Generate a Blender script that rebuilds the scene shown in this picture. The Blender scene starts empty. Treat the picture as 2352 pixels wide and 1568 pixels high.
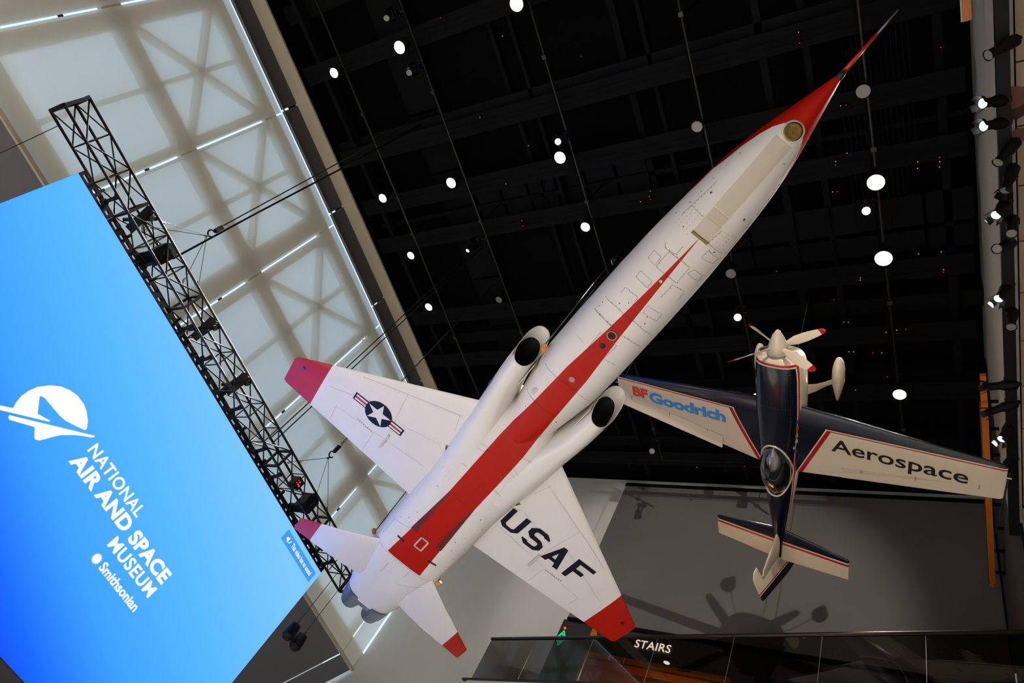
import bpy, bmesh, math, random
from mathutils import Vector, Matrix
random.seed(7)
sc = bpy.context.scene
COL = sc.collection
PI = math.pi

# ------------------------------------------------------------------ camera
# metres; the camera is the origin, X runs along the window wall, Y towards it, Z up; the floor is at z = -1.6
cam = bpy.data.objects.new('camera', bpy.data.cameras.new('camera'))
COL.objects.link(cam)
cam.data.lens = 24.555
cam.data.sensor_width = 36.0
cam.data.clip_start = 0.05
cam.data.clip_end = 300
RX = Vector((0.31888, -0.84995, 0.41940))
RY = Vector((0.85090, 0.06183, -0.52167))
RZ = Vector((0.41747, 0.52322, 0.74294))
cam.matrix_world = Matrix(((RX.x, -RY.x, -RZ.x, 0), (RX.y, -RY.y, -RZ.y, 0), (RX.z, -RY.z, -RZ.z, 0), (0, 0, 0, 1)))
sc.camera = cam

# ------------------------------------------------------------------ world, exposure
wd = bpy.data.worlds.new('overcast_sky')
sc.world = wd
wd.use_nodes = True
wd.node_tree.nodes['Background'].inputs[0].default_value = (0.62, 0.83, 1.0, 1)
wd.node_tree.nodes['Background'].inputs[1].default_value = 1.25
sc.view_settings.view_transform = 'Standard'
sc.view_settings.look = 'None'
sc.view_settings.gamma = 1
sc.view_settings.exposure = 0.0
sc.view_settings.use_curve_mapping = False

SPOT_W = 5000.0        # ceiling spotlights (watts), pointing down at the hall floor
RIG_W = 300.0          # stage lights on the rig


def lamp_light(name, loc, aim, power, col, size=70, blend=0.6, radius=0.1, parent=None):
    d = bpy.data.lights.new(name, 'SPOT')
    d.energy = power
    d.color = col
    d.spot_size = math.radians(size)
    d.spot_blend = blend
    d.shadow_soft_size = radius
    o = bpy.data.objects.new(name, d)
    COL.objects.link(o)
    v = (Vector(aim) - Vector(loc)).normalized()
    m = Matrix.Translation(Vector(loc)) @ v.to_track_quat('-Z', 'Y').to_matrix().to_4x4()
    if parent:
        o.parent = parent
        m = parent.matrix_basis.inverted() @ m
    o.matrix_local = m
    return o


# added unseen fill lamps, lighting the floor for bounce; warm ones behind camera
for p, w, c in (((-3.5, 10.9, 15.5), 1.0, (1, .97, .93)), ((-3.5, 4.2, 15.5), .9, (1, .95, .88)), ((-8.5, 7.5, 15.5), 1.0, (1, .97, .93)), ((1.0, -4.5, 12.2), .5, (1, .84, .62)), ((7.0, -4.5, 12.2), .5, (1, .82, .58)), ((-5.0, -5.0, 12.2), .5, (1, .86, .66))):
    lamp_light('hall_lamp', p, (p[0] + .6, p[1] + .6, -1.6), SPOT_W * w, c, 75, .6, .15)


# ------------------------------------------------------------------ materials
def lin(c):
    return tuple(((v / 255) / 12.92 if v / 255 <= 0.04045 else ((v / 255 + 0.055) / 1.055) ** 2.4) for v in c)


def mat(name, rgb, rough=0.5, metal=0.0, var=0.0, scale=6.0, coat=0.0, bump=0.0, spec=0.5, emit=None, estr=0.0):
    m = bpy.data.materials.new(name)
    m.use_nodes = True
    nt = m.node_tree
    b = nt.nodes['Principled BSDF']
    c = (*lin(rgb), 1)
    b.inputs['Base Color'].default_value = c
    b.inputs['Roughness'].default_value = rough
    b.inputs['Metallic'].default_value = metal
    b.inputs['Specular IOR Level'].default_value = spec
    if coat:
        b.inputs['Coat Weight'].default_value = coat
        b.inputs['Coat Roughness'].default_value = 0.06
    if emit:
        b.inputs['Emission Color'].default_value = (*lin(emit), 1)
        b.inputs['Emission Strength'].default_value = estr
    if var or bump:
        tc = nt.nodes.new('ShaderNodeTexCoord')
        n = nt.nodes.new('ShaderNodeTexNoise')
        n.inputs['Scale'].default_value = scale
        n.inputs['Detail'].default_value = 4
        nt.links.new(tc.outputs['Object'], n.inputs['Vector'])
        if var:
            mx = nt.nodes.new('ShaderNodeMix')
            mx.data_type = 'RGBA'
            mx.inputs[6].default_value = tuple(max(0, v * (1 - var)) for v in c[:3]) + (1,)
            mx.inputs[7].default_value = tuple(min(1, v * (1 + var)) for v in c[:3]) + (1,)
            nt.links.new(n.outputs['Fac'], mx.inputs[0])
            nt.links.new(mx.outputs[2], b.inputs['Base Color'])
        if bump:
            bp = nt.nodes.new('ShaderNodeBump')
            bp.inputs['Strength'].default_value = bump
            nt.links.new(n.outputs['Fac'], bp.inputs['Height'])
            nt.links.new(bp.outputs[0], b.inputs['Normal'])
    return m


class X:
    """tiny shader-math expression"""
    def __init__(s, nt, sock):
        s.nt, s.s = nt, sock

    def op(s, o, b=None, c=None):
        n = s.nt.nodes.new('ShaderNodeMath')
        n.operation = o
        for i, v in enumerate((s, b, c)):
            if v is None:
                continue
            if isinstance(v, X):
                s.nt.links.new(v.s, n.inputs[i])
            else:
                n.inputs[i].default_value = v
        return X(s.nt, n.outputs[0])

    def __add__(s, b): return s.op('ADD', b)
    def __sub__(s, b): return s.op('SUBTRACT', b)
    def __mul__(s, b): return s.op('MULTIPLY', b)
    def neg(s): return s.op('MULTIPLY', -1.0)
    def gt(s, b=0.0): return s.op('GREATER_THAN', b)
    def lt(s, b=0.0): return s.op('LESS_THAN', b)
    def mn(s, b): return s.op('MINIMUM', b)
    def mx(s, b): return s.op('MAXIMUM', b)
    def abs(s): return s.op('ABSOLUTE')
    def inv(s): return (s * -1.0) + 1.0

    def curve(s, pts):
        """piecewise linear function of s"""
        pts = sorted(pts)
        r = None
        for (x0, y0), (x1, y1) in zip(pts, pts[1:]):
            n = s.nt.nodes.new('ShaderNodeMapRange')
            n.clamp = True
            s.nt.links.new(s.s, n.inputs[0])
            n.inputs[1].default_value, n.inputs[2].default_value = x0, x1
            n.inputs[3].default_value, n.inputs[4].default_value = (y0 if r is None else 0.0), (y1 if r is None else y1 - y0)
            e = X(s.nt, n.outputs[0])
            r = e if r is None else r + e
        return r


def paint(name, base, rough=0.3, coat=0.6, var=0.03, spec=0.5):
    """glossy paint whose colour is chosen by masks in object space: returns (material, x, y, z, layer)"""
    m = mat(name, base, rough, coat=coat, var=var, scale=2.5, spec=spec)
    nt = m.node_tree
    tc = nt.nodes.new('ShaderNodeTexCoord')
    sp = nt.nodes.new('ShaderNodeSeparateXYZ')
    nt.links.new(tc.outputs['Object'], sp.inputs[0])
    b = nt.nodes['Principled BSDF']

    def layer(mask, rgb):
        mx = nt.nodes.new('ShaderNodeMix')
        mx.data_type = 'RGBA'
        nt.links.new(mask.s, mx.inputs[0])
        src = b.inputs['Base Color']
        if src.is_linked:
            nt.links.new(src.links[0].from_socket, mx.inputs[6])
        else:
            mx.inputs[6].default_value = src.default_value
        mx.inputs[7].default_value = (*lin(rgb), 1)
        nt.links.new(mx.outputs[2], src)
    return m, X(nt, sp.outputs[0]), X(nt, sp.outputs[1]), X(nt, sp.outputs[2]), layer


# ------------------------------------------------------------------ mesh helpers
class MB:
    def __init__(s):
        s.v, s.f = [], []

    def add(s, vs, fs):
        k = len(s.v)
        s.v += [tuple(p) for p in vs]
        s.f += [tuple(i + k for i in q) for q in fs]
        return s

    def box(s, x0, x1, y0, y1, z0, z1):
        return s.add([(x0, y0, z0), (x1, y0, z0), (x1, y1, z0), (x0, y1, z0), (x0, y0, z1), (x1, y0, z1), (x1, y1, z1), (x0, y1, z1)],
                     [(0, 3, 2, 1), (4, 5, 6, 7), (0, 1, 5, 4), (1, 2, 6, 5), (2, 3, 7, 6), (3, 0, 4, 7)])

    def bar(s, a, b, w, h=None, up=(0, 0, 1)):
        a, b = Vector(a), Vector(b)
        h = w if h is None else h
        d = (b - a).normalized()
        u = Vector(up)
        if abs(d.dot(u)) > 0.98:
            u = Vector((1, 0, 0))
        p = d.cross(u).normalized()
        q = p.cross(d)
        vs = [e + p * i * w / 2 + q * j * h / 2 for e in (a, b) for i, j in ((-1, -1), (1, -1), (1, 1), (-1, 1))]
        return s.add(vs, [(0, 1, 2, 3), (7, 6, 5, 4), (0, 4, 5, 1), (1, 5, 6, 2), (2, 6, 7, 3), (3, 7, 4, 0)])

    def tube(s, pts, r, n=8, caps=True):
        pts = [Vector(p) for p in pts]
        rr = r if isinstance(r, (list, tuple)) else [r] * len(pts)
        rings = []
        u = None
        for i, p in enumerate(pts):
            d = (pts[min(i + 1, len(pts) - 1)] - pts[max(i - 1, 0)]).normalized()
            if u is None:
                u = d.orthogonal().normalized()
            u = (u - d * u.dot(d)).normalized()
            w = d.cross(u)
            rings.append([p + (u * math.cos(2 * PI * k / n) + w * math.sin(2 * PI * k / n)) * rr[i] for k in range(n)])
        return s.loft(rings, caps, caps)

    def loft(s, rings, cap0=False, cap1=False):
        n = len(rings[0])
        vs = [p for r in rings for p in r]
        fs = []
        for i in range(len(rings) - 1):
            for k in range(n):
                a, b = i * n + k, i * n + (k + 1) % n
                fs.append((a, b, b + n, a + n))
        if cap0:
            fs.append(tuple(range(n))[::-1])
        if cap1:
            fs.append(tuple(range((len(rings) - 1) * n, len(rings) * n)))
        return s.add(vs, fs)

    def disc(s, c, nrm, r, n=16, t=0.0):
        c, d = Vector(c), Vector(nrm).normalized()
        u = d.orthogonal().normalized()
        w = d.cross(u)
        ring = [c + (u * math.cos(2 * PI * k / n) + w * math.sin(2 * PI * k / n)) * r for k in range(n)]
        if t:
            return s.loft([ring, [p + d * t for p in ring]], True, True)
        return s.add(ring, [tuple(range(n))])

    def lathe(s, prof, c, axis, n=20, caps=True):
        """prof: (t along axis, radius)"""
        c, d = Vector(c), Vector(axis).normalized()
        u = d.orthogonal().normalized()
        w = d.cross(u)
        rings = [[c + d * t + (u * math.cos(2 * PI * k / n) + w * math.sin(2 * PI * k / n)) * max(r, 1e-4) for k in range(n)] for t, r in prof]
        return s.loft(rings, caps, caps)

    def plate(s, poly, fmap, t):
        """polygon (2-D) mapped to 3-D by fmap(u, v, w) and given thickness t"""
        n = len(poly)
        s.add([fmap(u, v, 0) for u, v in poly] + [fmap(u, v, t) for u, v in poly],
              [tuple(range(n)), tuple(range(n, 2 * n))[::-1]] + [(i, i + n, (i + 1) % n + n, (i + 1) % n) for i in range(n)])
        return s

    def build(s, name, m=None, parent=None, smooth=False, recalc=True, angle=None):
        me = bpy.data.meshes.new(name)
        me.from_pydata(s.v, [], s.f)
        if recalc:
            bm = bmesh.new()
            bm.from_mesh(me)
            bmesh.ops.recalc_face_normals(bm, faces=bm.faces)
            bm.to_mesh(me)
            bm.free()
        if smooth:
            for p in me.polygons:
                p.use_smooth = True
            if angle is not None:
                me.set_sharp_from_angle(angle=math.radians(angle))
        me.update()
        o = bpy.data.objects.new(name, me)
        COL.objects.link(o)
        if m:
            me.materials.append(m)
        if parent:
            o.parent = parent
        return o


def tag(o, label=None, cat=None, group=None, kind=None):
    if label:
        o['label'] = label
    if cat:
        o['category'] = cat
    if group:
        o['group'] = group
    if kind:
        o['kind'] = kind
    return o


def empty(name, label=None, cat=None, group=None, kind=None, mw=None, loc=None):
    o = bpy.data.objects.new(name, None)
    COL.objects.link(o)
    if mw is not None:
        o.matrix_world = mw
        o.matrix_basis = mw
    if loc is not None:
        o.location = loc
        o.matrix_basis = Matrix.Translation(Vector(loc))
    return tag(o, label, cat, group, kind)


def text_polys(body, w, h, bold=0.0, space=1.0):
    """lettering as flat triangles scaled to the box w x h"""
    cu = bpy.data.curves.new('t', 'FONT')
    cu.body = body
    cu.offset = bold
    cu.space_character = space
    cu.resolution_u = 4
    o = bpy.data.objects.new('t', cu)
    COL.objects.link(o)
    dg = bpy.context.evaluated_depsgraph_get()
    me = bpy.data.meshes.new_from_object(o.evaluated_get(dg))
    vs = [(v.co.x, v.co.y) for v in me.vertices]
    fs = [tuple(p.vertices) for p in me.polygons]
    bpy.data.objects.remove(o)
    bpy.data.curves.remove(cu)
    bpy.data.meshes.remove(me)
    x0, x1 = min(v[0] for v in vs), max(v[0] for v in vs)
    y0, y1 = min(v[1] for v in vs), max(v[1] for v in vs)
    return [((x - x0) / (x1 - x0) * w, (y - y0) / (y1 - y0) * h) for x, y in vs], fs


def lettering(name, body, w, h, fmap, m, parent, bold=0.0, space=1.0):
    vs, fs = text_polys(body, w, h, bold, space)
    b = MB()
    b.add([fmap(u, v) for u, v in vs], fs)
    return b.build(name, m, parent, recalc=False)


M = dict(
    white_wall=mat('white_plaster', (214, 212, 207), 0.75, var=0.03, scale=1.2),
    mural_wall=mat('grey_projection_paint', (108, 106, 101), 0.5, var=0.16, scale=0.45),
    floor=mat('terrazzo_floor', (208, 206, 203), 0.6, var=0.08, scale=3),
    dark_wall=mat('dark_wall', (60, 57, 54), 0.7, var=0.05),
    hall_wall=mat('hall_wall', (196, 192, 186), 0.8, var=0.05),
    black=mat('black_ceiling', (4, 4, 4), 0.9, var=0.1, spec=0.1),
    charcoal=mat('charcoal_ceiling_panel', (13, 13, 14), 0.8, var=0.1, spec=0.1),
    charcoal_blue=mat('charcoal_girder', (17, 17, 21), 0.8, var=0.1, spec=0.1),
    black_metal=mat('black_metal', (9, 8, 8), 0.55, 0.0, var=0.1, scale=20, spec=.2),
    bronze_black=mat('black_truss_steel', (16, 12, 10), 0.4, 0.0, var=0.2, scale=9, spec=.35),
    band=mat('dark_grey_band', (78, 77, 78), 0.5, var=0.06, scale=3),
    slope=mat('dark_grey_soffit', (98, 98, 103), 0.6, var=0.05, scale=2),
    cream=mat('cream_cornice', (196, 184, 160), 0.7, var=0.03),
    soffit=mat('beige_soffit', (170, 150, 122), 0.7, var=0.04),
    steel=mat('bare_steel', (150, 150, 150), 0.35, 0.9),
    wire=mat('wire_rope', (70, 66, 60), 0.4, 0.7),
    dark_wire=mat('dark_wire_rope', (30, 26, 22), 0.7, 0.0),
    pipe=mat('grey_pipe', (50, 47, 42), 0.45, 0.6),
    orange=mat('orange_paint', (205, 112, 18), 0.45, var=0.06, coat=0.3),
    orange_lug=mat('orange_lug', (214, 130, 30), 0.5, var=0.1),
    rail=mat('dark_bronze_rail', (46, 36, 32), 0.35, 0.6),
    wood=mat('stair_wood', (150, 92, 44), 0.45, var=0.25, scale=3),
    amber=mat('amber_wall', (226, 160, 82), 0.6, var=0.06),
    white_letter=mat('white_letter', (240, 238, 230), 0.5, emit=(255, 246, 232), estr=4.5),  # letters given a glow so they read through the dark glass
    lens_off=mat('frosted_lens', (120, 118, 112), 0.35, coat=0.4),
    sky_tile=mat('dark_header', (52, 49, 45), 0.6, var=0.06),
)

# ==================================================================== SETTING
YW, XS = 16.0, 16.0          # window wall, stair wall
SH0, SH1 = 8.66, 15.825       # shades from / to
FOLD = 8.62


def struct(name, mb, m, parent=None, **k):
    o = mb.build(name, m, parent, **k)
    if not parent:
        o['kind'] = 'structure'
    return o


struct('floor', MB().box(-15, 24, -15, 21.5, -1.8, -1.6), M['floor'])
struct('wall_back', MB().box(-15.2, -15, -15, 21.5, -1.6, 19), M['hall_wall'])
struct('wall_near', MB().box(-15, 24, -15.2, -15, -1.6, 19), M['hall_wall'])

# ---- ceiling with girders, joists and panels
ceil = struct('ceiling', MB().box(-15, 24, -15, 16.4, 18.2, 18.5), M['black'])
for x, w, z, mm in ((-1.6, .5, 17.0, 'charcoal'), (2.3, .38, 16.9, 'charcoal_blue'), (5.0, .12, 17.2, 'charcoal'), (9.4, .4, 17.2, 'charcoal'), (11.6, .5, 17.1, 'charcoal'), (13.7, .4, 17.1, 'charcoal')):
    MB().box(x - w / 2, x + w / 2, -.88, 15.4, z, z + .5).build('girder', M[mm], ceil)
for y, w, z in ((14.6, .14, 16.6), (9.35, .12, 17.2), (8.6, .1, 16.9), (6.1, .16, 17.2), (5.4, .1, 16.9), (2.95, .16, 16.9), (2.1, .14, 17.1), (-.3, .16, 17.0)):
    MB().box(-14, 15.0, y - w / 2, y + w / 2, z, z + .28).build('joist', M['charcoal'], ceil)
for i in range(9):            # the paler strip of ceiling panels beside the cornice
    x = -3.4 + i * 1.8
    MB().box(x + .04, x + 1.76, 11.9, 12.95, 17.5, 17.54).build('ceiling_panel', M['charcoal'], ceil)
for i in range(7):            # the paler band over the nose
    y = -.8 + i * .95
    MB().box(6.56, 7.3, y + .03, y + .92, 17.0, 17.04).build('ceiling_panel', M['charcoal'], ceil)
    MB().box(7.42, 7.92, y + .03, y + .92, 17.0, 17.04).build('ceiling_panel', M['charcoal'], ceil)
for i in range(6):
    y = 6.2 + i * .9
    MB().box(4.2, 5.6, y + .05, y + .85, 17.3, 17.34).build('ceiling_panel', M['charcoal_blue'], ceil)
for i in range(14):           # hanging conduits of the dark corner
    MB().tube([(2.2 + (i % 7) * .22, .2 + .1 * i, 16.6), (2.2 + (i % 7) * .22 + 3.5, .2 + .1 * i, 16.6)], .012, 5).build('conduit', M['charcoal'], ceil)

# ---- window wall: fabric shades with a steel truss and the sky behind them
win = empty('window_1', kind='structure')
shade = bpy.data.materials.new('shade_fabric')
shade.use_nodes = True
nt = shade.node_tree
nt.nodes.clear()
out = nt.nodes.new('ShaderNodeOutputMaterial')
dif = nt.nodes.new('ShaderNodeBsdfDiffuse')
tra = nt.nodes.new('ShaderNodeBsdfTranslucent')
ad = nt.nodes.new('ShaderNodeAddShader')
wv = nt.nodes.new('ShaderNodeTexNoise')
tcs = nt.nodes.new('ShaderNodeTexCoord')
mp = nt.nodes.new('ShaderNodeMapping')
mp.inputs['Scale'].default_value = (1.5, 1, 60)
wv.inputs['Scale'].default_value = 1.0
cr = nt.nodes.new('ShaderNodeMix')
cr.data_type = 'RGBA'
cr.inputs[6].default_value = (*lin((240, 238, 228)), 1)
cr.inputs[7].default_value = (*lin((246, 244, 236)), 1)
nt.links.new(tcs.outputs['Object'], mp.inputs[0])
nt.links.new(mp.outputs[0], wv.inputs['Vector'])
nt.links.new(wv.outputs['Fac'], cr.inputs[0])
nt.links.new(cr.outputs[2], dif.inputs[0])
tra.inputs[0].default_value = (0.2, 0.225, 0.235, 1)
nt.links.new(dif.outputs[0], ad.inputs[0])
nt.links.new(tra.outputs[0], ad.inputs[1])
tpt = nt.nodes.new('ShaderNodeBsdfTransparent')
mxs = nt.nodes.new('ShaderNodeMixShader')
mxs.inputs[0].default_value = 0.13
nt.links.new(ad.outputs[0], mxs.inputs[1])
nt.links.new(tpt.outputs[0], mxs.inputs[2])
nt.links.new(mxs.outputs[0], out.inputs[0])
GAPS = [-6.4, -2.84, .70, 4.25, 7.89, 11.58, 15.18, 15.99]
for a, b in zip(GAPS, GAPS[1:]):
    g1 = .022 if b < 15.9 else .10
    MB().add([(a + .022, YW, SH0), (b - g1, YW, SH0), (b - g1, YW, SH1), (a + .022, YW, SH1)], [(0, 1, 2, 3)]).build('shade_panel', shade, win, recalc=False)
tr = mat('cream_steel', (226, 212, 182), .6, var=.03)
yb0, yb1 = YW + .12, YW + .26
KB = (YW + .12) / YW


def member(name, x0, x1, z0, z1):
    MB().box(x0 * KB, x1 * KB, yb0, yb1, z0 * KB, z1 * KB).build(name, tr, win)


member('truss_chord', -6.4, 16.2, 12.0, 12.55)
member('truss_chord', -6.4, 16.2, 8.66, 9.2)
member('truss_chord', -6.4, 16.2, 15.12, 15.6)
for k, g in enumerate(GAPS[:7]):
    wide = k % 2 == 1
    if wide:
        member('truss_post', g - .62, g - .08, 9.2, 15.12)
        member('truss_post', g + (.08 if g < 5 else .25), g + (.5 if k == 1 else .3 if g < 5 else .4), 9.2, 15.12)
    else:
        member('truss_post', g - .29, g - .06, 9.2, 15.12)
        if g < 12:
            member('truss_post', g + (.05 if g < 5 else .2), g + (.11 if g < 5 else .26), 9.2, 15.12)
for k in range(6):
    g = GAPS[k]
    x0 = g + (.5 if k == 1 else .3 if k % 2 else .1)
    x1 = GAPS[k + 1] - (.62 if k % 2 == 0 else .29)
    xm = (x0 + x1) / 2
    member('truss_post', xm - .06, xm + .06, 9.2, 15.12)
    for za, zb in ((12.6, 15.05), (15.05, 12.6)):
        MB().bar((x0 * KB, yb0 + .075, za * KB), (x1 * KB, yb0 + .075, zb * KB), .15, .18, up=(1, 0, 0)).build('truss_brace', tr, win)
for x in (-2.84, .7, 4.25, 7.89, 11.58, 15.18):   # clips that interrupt the bright slits
    for z in (10.9,):
        MB().box(x - .024, x + .024, YW - .01, YW + .02, z, z + .12).build('shade_clip', M['band'], win)

band = empty('trim_1', kind='structure')
JX = [-2.6, .65, 3.9, 7.2, 10.6, 13.9, 16]
for a, b in zip([-6.4] + JX[:-1], JX):
    MB().box(a + .03, b - .03, YW - .06, YW + .0, 15.87, 16.5).build('band_panel', M['band'], band)
tag(MB().box(-6.4, 16, YW - .10, YW - .07, 15.86, 15.90).build('edge_angle', M['steel'], band))
rv = MB()
for i in range(330):
    x = -6 + i * .066
    rv.disc((x, YW - .066, 15.95), (0, -1, 0), .012, 5, .01)
    rv.disc((x, YW - .066, 16.46), (0, -1, 0), .012, 5, .01)
tag(rv.build('rivet_rows', M['steel'], band), kind='stuff')
struct('trim_2', MB().box(-15, 16, 15.42, 16.0, 16.5, 16.56), M['cream'])
struct('trim_3', MB().box(-15, 16, 15.44, 16.4, 16.565, 18.2), M['black'])
struct('wall_left', MB().box(-15, -6.43, 15.98, 16.3, FOLD, 16.5), M['white_wall'])
struct('trim_4', MB().box(-15, 15.95, 15.93, 16.02, 8.56, 8.65), M['cream'])
sl = empty('wall_below_window', kind='structure')
sx = [-15, -6.4, -2.84, .70, 4.25, 7.89, 11.58, 15.18, 15.93]
for a, b in zip(sx, sx[1:]):
    MB().add([(a + .02, YW, FOLD), (b - .02, YW, FOLD), (b - .02, 21.4, FOLD - 5.4), (a + .02, 21.4, FOLD - 5.4)], [(0, 1, 2, 3)]).build('soffit_panel', M['slope'], sl, recalc=False)
MB().box(-15, 16, 21.4, 21.6, -1.6, 3.3).build('lower_wall', M['dark_wall'], sl)
MB().tube([(10.9, 17.1, 7.46), (11.45, 17.9, 6.66), (12.2, 19.0, 5.56)], .03, 6).build('soffit_seam', M['steel'], sl)

# ---- stair wall
sw = empty('wall_right', kind='structure')
w_ = M['white_wall']
MB().box(XS, XS + .3, -.9, 16.02, 11.65, 17.75).build('upper_wall', w_, sw)
MB().box(XS, XS + .3, 9.95, 16.02, FOLD, 11.65).build('corner_wall', w_, sw)
MB().box(XS, XS + .3, 9.95, 21.5, -1.6, FOLD).build('corner_wall', w_, sw)
MB().box(XS, XS + .3, -14.9, 9.95, -1.6, 8.7).build('lower_wall', M['dark_wall'], sw)
MB().box(XS + .02, XS + .3, -14.9, 9.95, 10.74, 11.65).build('header', M['sky_tile'], sw)
MB().box(XS + .02, XS + .3, 8.9, 9.95, 8.7, 10.74).build('pier', M['sky_tile'], sw)
MB().box(XS + .02, XS + .3, -14.9, 4.94, 8.7, 10.74).build('pier', M['sky_tile'], sw)
MB().box(XS, XS + .3, -.95, 16, 17.75, 18.2).build('ceiling_strip', M['black'], sw)
# stair recess behind the opening
rc = empty('door_1', kind='structure')
MB().box(16.3, 18.6, 4.2, 9.4, 11.05, 11.15).build('recess_ceiling', M['wood'], rc)
MB().box(18.6, 18.7, 4.2, 9.4, 8.6, 11.15).build('recess_wall', M['amber'], rc)
MB().box(16.3, 18.6, 9.3, 9.4, 8.6, 11.15).build('recess_wall', M['wood'], rc)
MB().box(16.3, 18.6, 4.2, 4.3, 8.6, 11.15).build('recess_wall', M['wood'], rc)
MB().box(16.3, 18.6, 4.2, 9.4, 8.5, 8.6).build('recess_floor', M['dark_wall'], rc)
for k, (z, x) in enumerate(((10.66, 16.0), (10.52, 16.45), (10.40, 16.9))):
    MB().box(x - .02, x + .1, 4.94, 8.9, z, z + .09).build('frame_head', M['wood'], rc)
    MB().box(x - .02, x + .1, 8.82, 8.9, 8.6, z).build('frame_jamb', M['wood'], rc)
    MB().box(x - .02, x + .1, 4.94, 5.02, 8.6, z).build('frame_jamb', M['wood'], rc)
lamp_light('stair_lamp', (17.6, 7.4, 10.95), (17.9, 7.2, 8.6), 900, (1, .62, .27), 160, .8, .15)
lamp_light('stair_lamp', (17.6, 5.6, 10.95), (17.9, 5.6, 8.6), 650, (1, .62, .27), 160, .8, .15)
# balcony slab
struct('trim_5', MB().plate([(15.04, 11.3), (11.5, -2.6), (16, -2.6), (16, 11.3)], lambda u, v, w: (u, v, 8.25 + w), .38), M['white_wall'])
struct('wall_return', MB().box(11.75, 16, -1.05, -.93, 10.3, 17.75), M['dark_wall'])

# ---- near side: white fascia, beige soffit of the upper floor
struct('wall_fascia', MB().box(-15, 11.7, -1.1, -.9, 12.27, 18.2), mat('fascia_paint', (176, 168, 156), .95, var=.03, spec=0.0))
sf = empty('ceiling_low', kind='structure')
jx = [-15 + .0] + [-3.4 + .915 * i for i in range(17)]
for a, b in zip(jx, jx[1:]):
    MB().box(a + .012, b - .012, -14.9, -1.12, 12.24, 12.3).build('soffit_panel', M['soffit'], sf)
MB().box(-15, 11.7, -14.9, -1.1, 12.31, 12.4).build('soffit_backing', M['black'], sf)
MB().box(11.3, 11.72, -14.9, -1.1, 11.6, 12.25).build('end_beam', M['cream'], sf)

# ==================================================================== LED SCREEN
YS = 12.3
scr = empty('video_screen', 'huge bright blue video screen with museum name and logo, under the black truss', 'screen', loc=(4.94, YS, 2.1))
OFF = Vector((4.94, YS, 2.1))


def S(x, z, d=0.0):
    return (x - OFF.x, d, z - OFF.z)


pic = bpy.data.materials.new('screen_picture')
pic.use_nodes = True
nt = pic.node_tree
nt.nodes.clear()
out = nt.nodes.new('ShaderNodeOutputMaterial')
em = nt.nodes.new('ShaderNodeEmission')
tc = nt.nodes.new('ShaderNodeTexCoord')
sp = nt.nodes.new('ShaderNodeSeparateXYZ')
nt.links.new(tc.outputs['Object'], sp.inputs[0])
e = (X(nt, sp.outputs[0]) * 0.035) + (X(nt, sp.outputs[2]) * 0.125)      # picture brightens towards its upper right
rmp = nt.nodes.new('ShaderNodeValToRGB')
els = rmp.color_ramp.elements
els[0].position, els[0].color = 0.0, (*lin((18, 48, 140)), 1)
els[1].position, els[1].color = 1.0, (*lin((130, 204, 255)), 1)
for p, c in ((.10, (28, 104, 214)), (.24, (62, 160, 254)), (.45, (88, 182, 255)), (.72, (122, 198, 255))):
    el = els.new(p)
    el.color = (*lin(c), 1)
nt.links.new((e + 0.02).s, rmp.inputs[0])
mu_ = nt.nodes.new('ShaderNodeMix')
mu_.data_type = 'RGBA'
mu_.blend_type = 'MULTIPLY'
mu_.inputs[0].default_value = 1.0
mu_.inputs[7].default_value = (1.05, 1.05, 1.9, 1)      # the panel's blue is brighter than the picture can hold
nt.links.new(rmp.outputs[0], mu_.inputs[6])
nt.links.new(mu_.outputs[2], em.inputs[0])
em.inputs[1].default_value = 1.0
nt.links.new(em.outputs[0], out.inputs[0])


def emis(name, rgb, s):
    m = bpy.data.materials.new(name)
    m.use_nodes = True
    n = m.node_tree
    n.nodes.clear()
    o = n.nodes.new('ShaderNodeOutputMaterial')
    em = n.nodes.new('ShaderNodeEmission')
    em.inputs[0].default_value = (*lin(rgb), 1)
    em.inputs[1].default_value = s
    n.links.new(em.outputs[0], o.inputs[0])
    return m


WHITE = emis('screen_white', (255, 252, 255), 1.05)
BOX = emis('screen_caption_blue', (66, 156, 246), 1.0)
MB().add([S(.17, 2.1), S(9.7, 2.1), S(9.7, 7.22), S(.17, 7.22)], [(0, 1, 2, 3)]).build('picture', pic, scr, recalc=False)
MB().box(.17 - OFF.x, 9.7 - OFF.x, .004, .11, 0, 5.12).build('cabinet', M['black_metal'], scr)
lettering('lettering', 'NATIONAL', 1.52, .215, lambda u, v: S(4.17 + u, 4.755 + v, -.004), WHITE, scr, .022, 1.08)
lettering('lettering', 'AIR AND SPACE', 2.88, .265, lambda u, v: S(4.13 + u, 4.43 + v, -.004), WHITE, scr, .045, 1.06)
lettering('lettering', 'MUSEUM', 1.30, .225, lambda u, v: S(5.71 + u, 4.13 + v, -.004), WHITE, scr, .026, 1.08)
lettering('lettering', 'Smithsonian', 1.08, .165, lambda u, v: S(5.925 + u, 3.815 + v, -.004), WHITE, scr, .03, 1.0)
sun = []
for i in range(32):
    r = .098 if i % 2 == 0 else .068
    sun.append((5.78 + r * math.cos(i * PI / 16), 3.89 + r * math.sin(i * PI / 16)))
MB().add([S(x, z, -.004) for x, z in sun], [tuple(range(32))]).build('sun_emblem', WHITE, scr, recalc=False)


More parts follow.
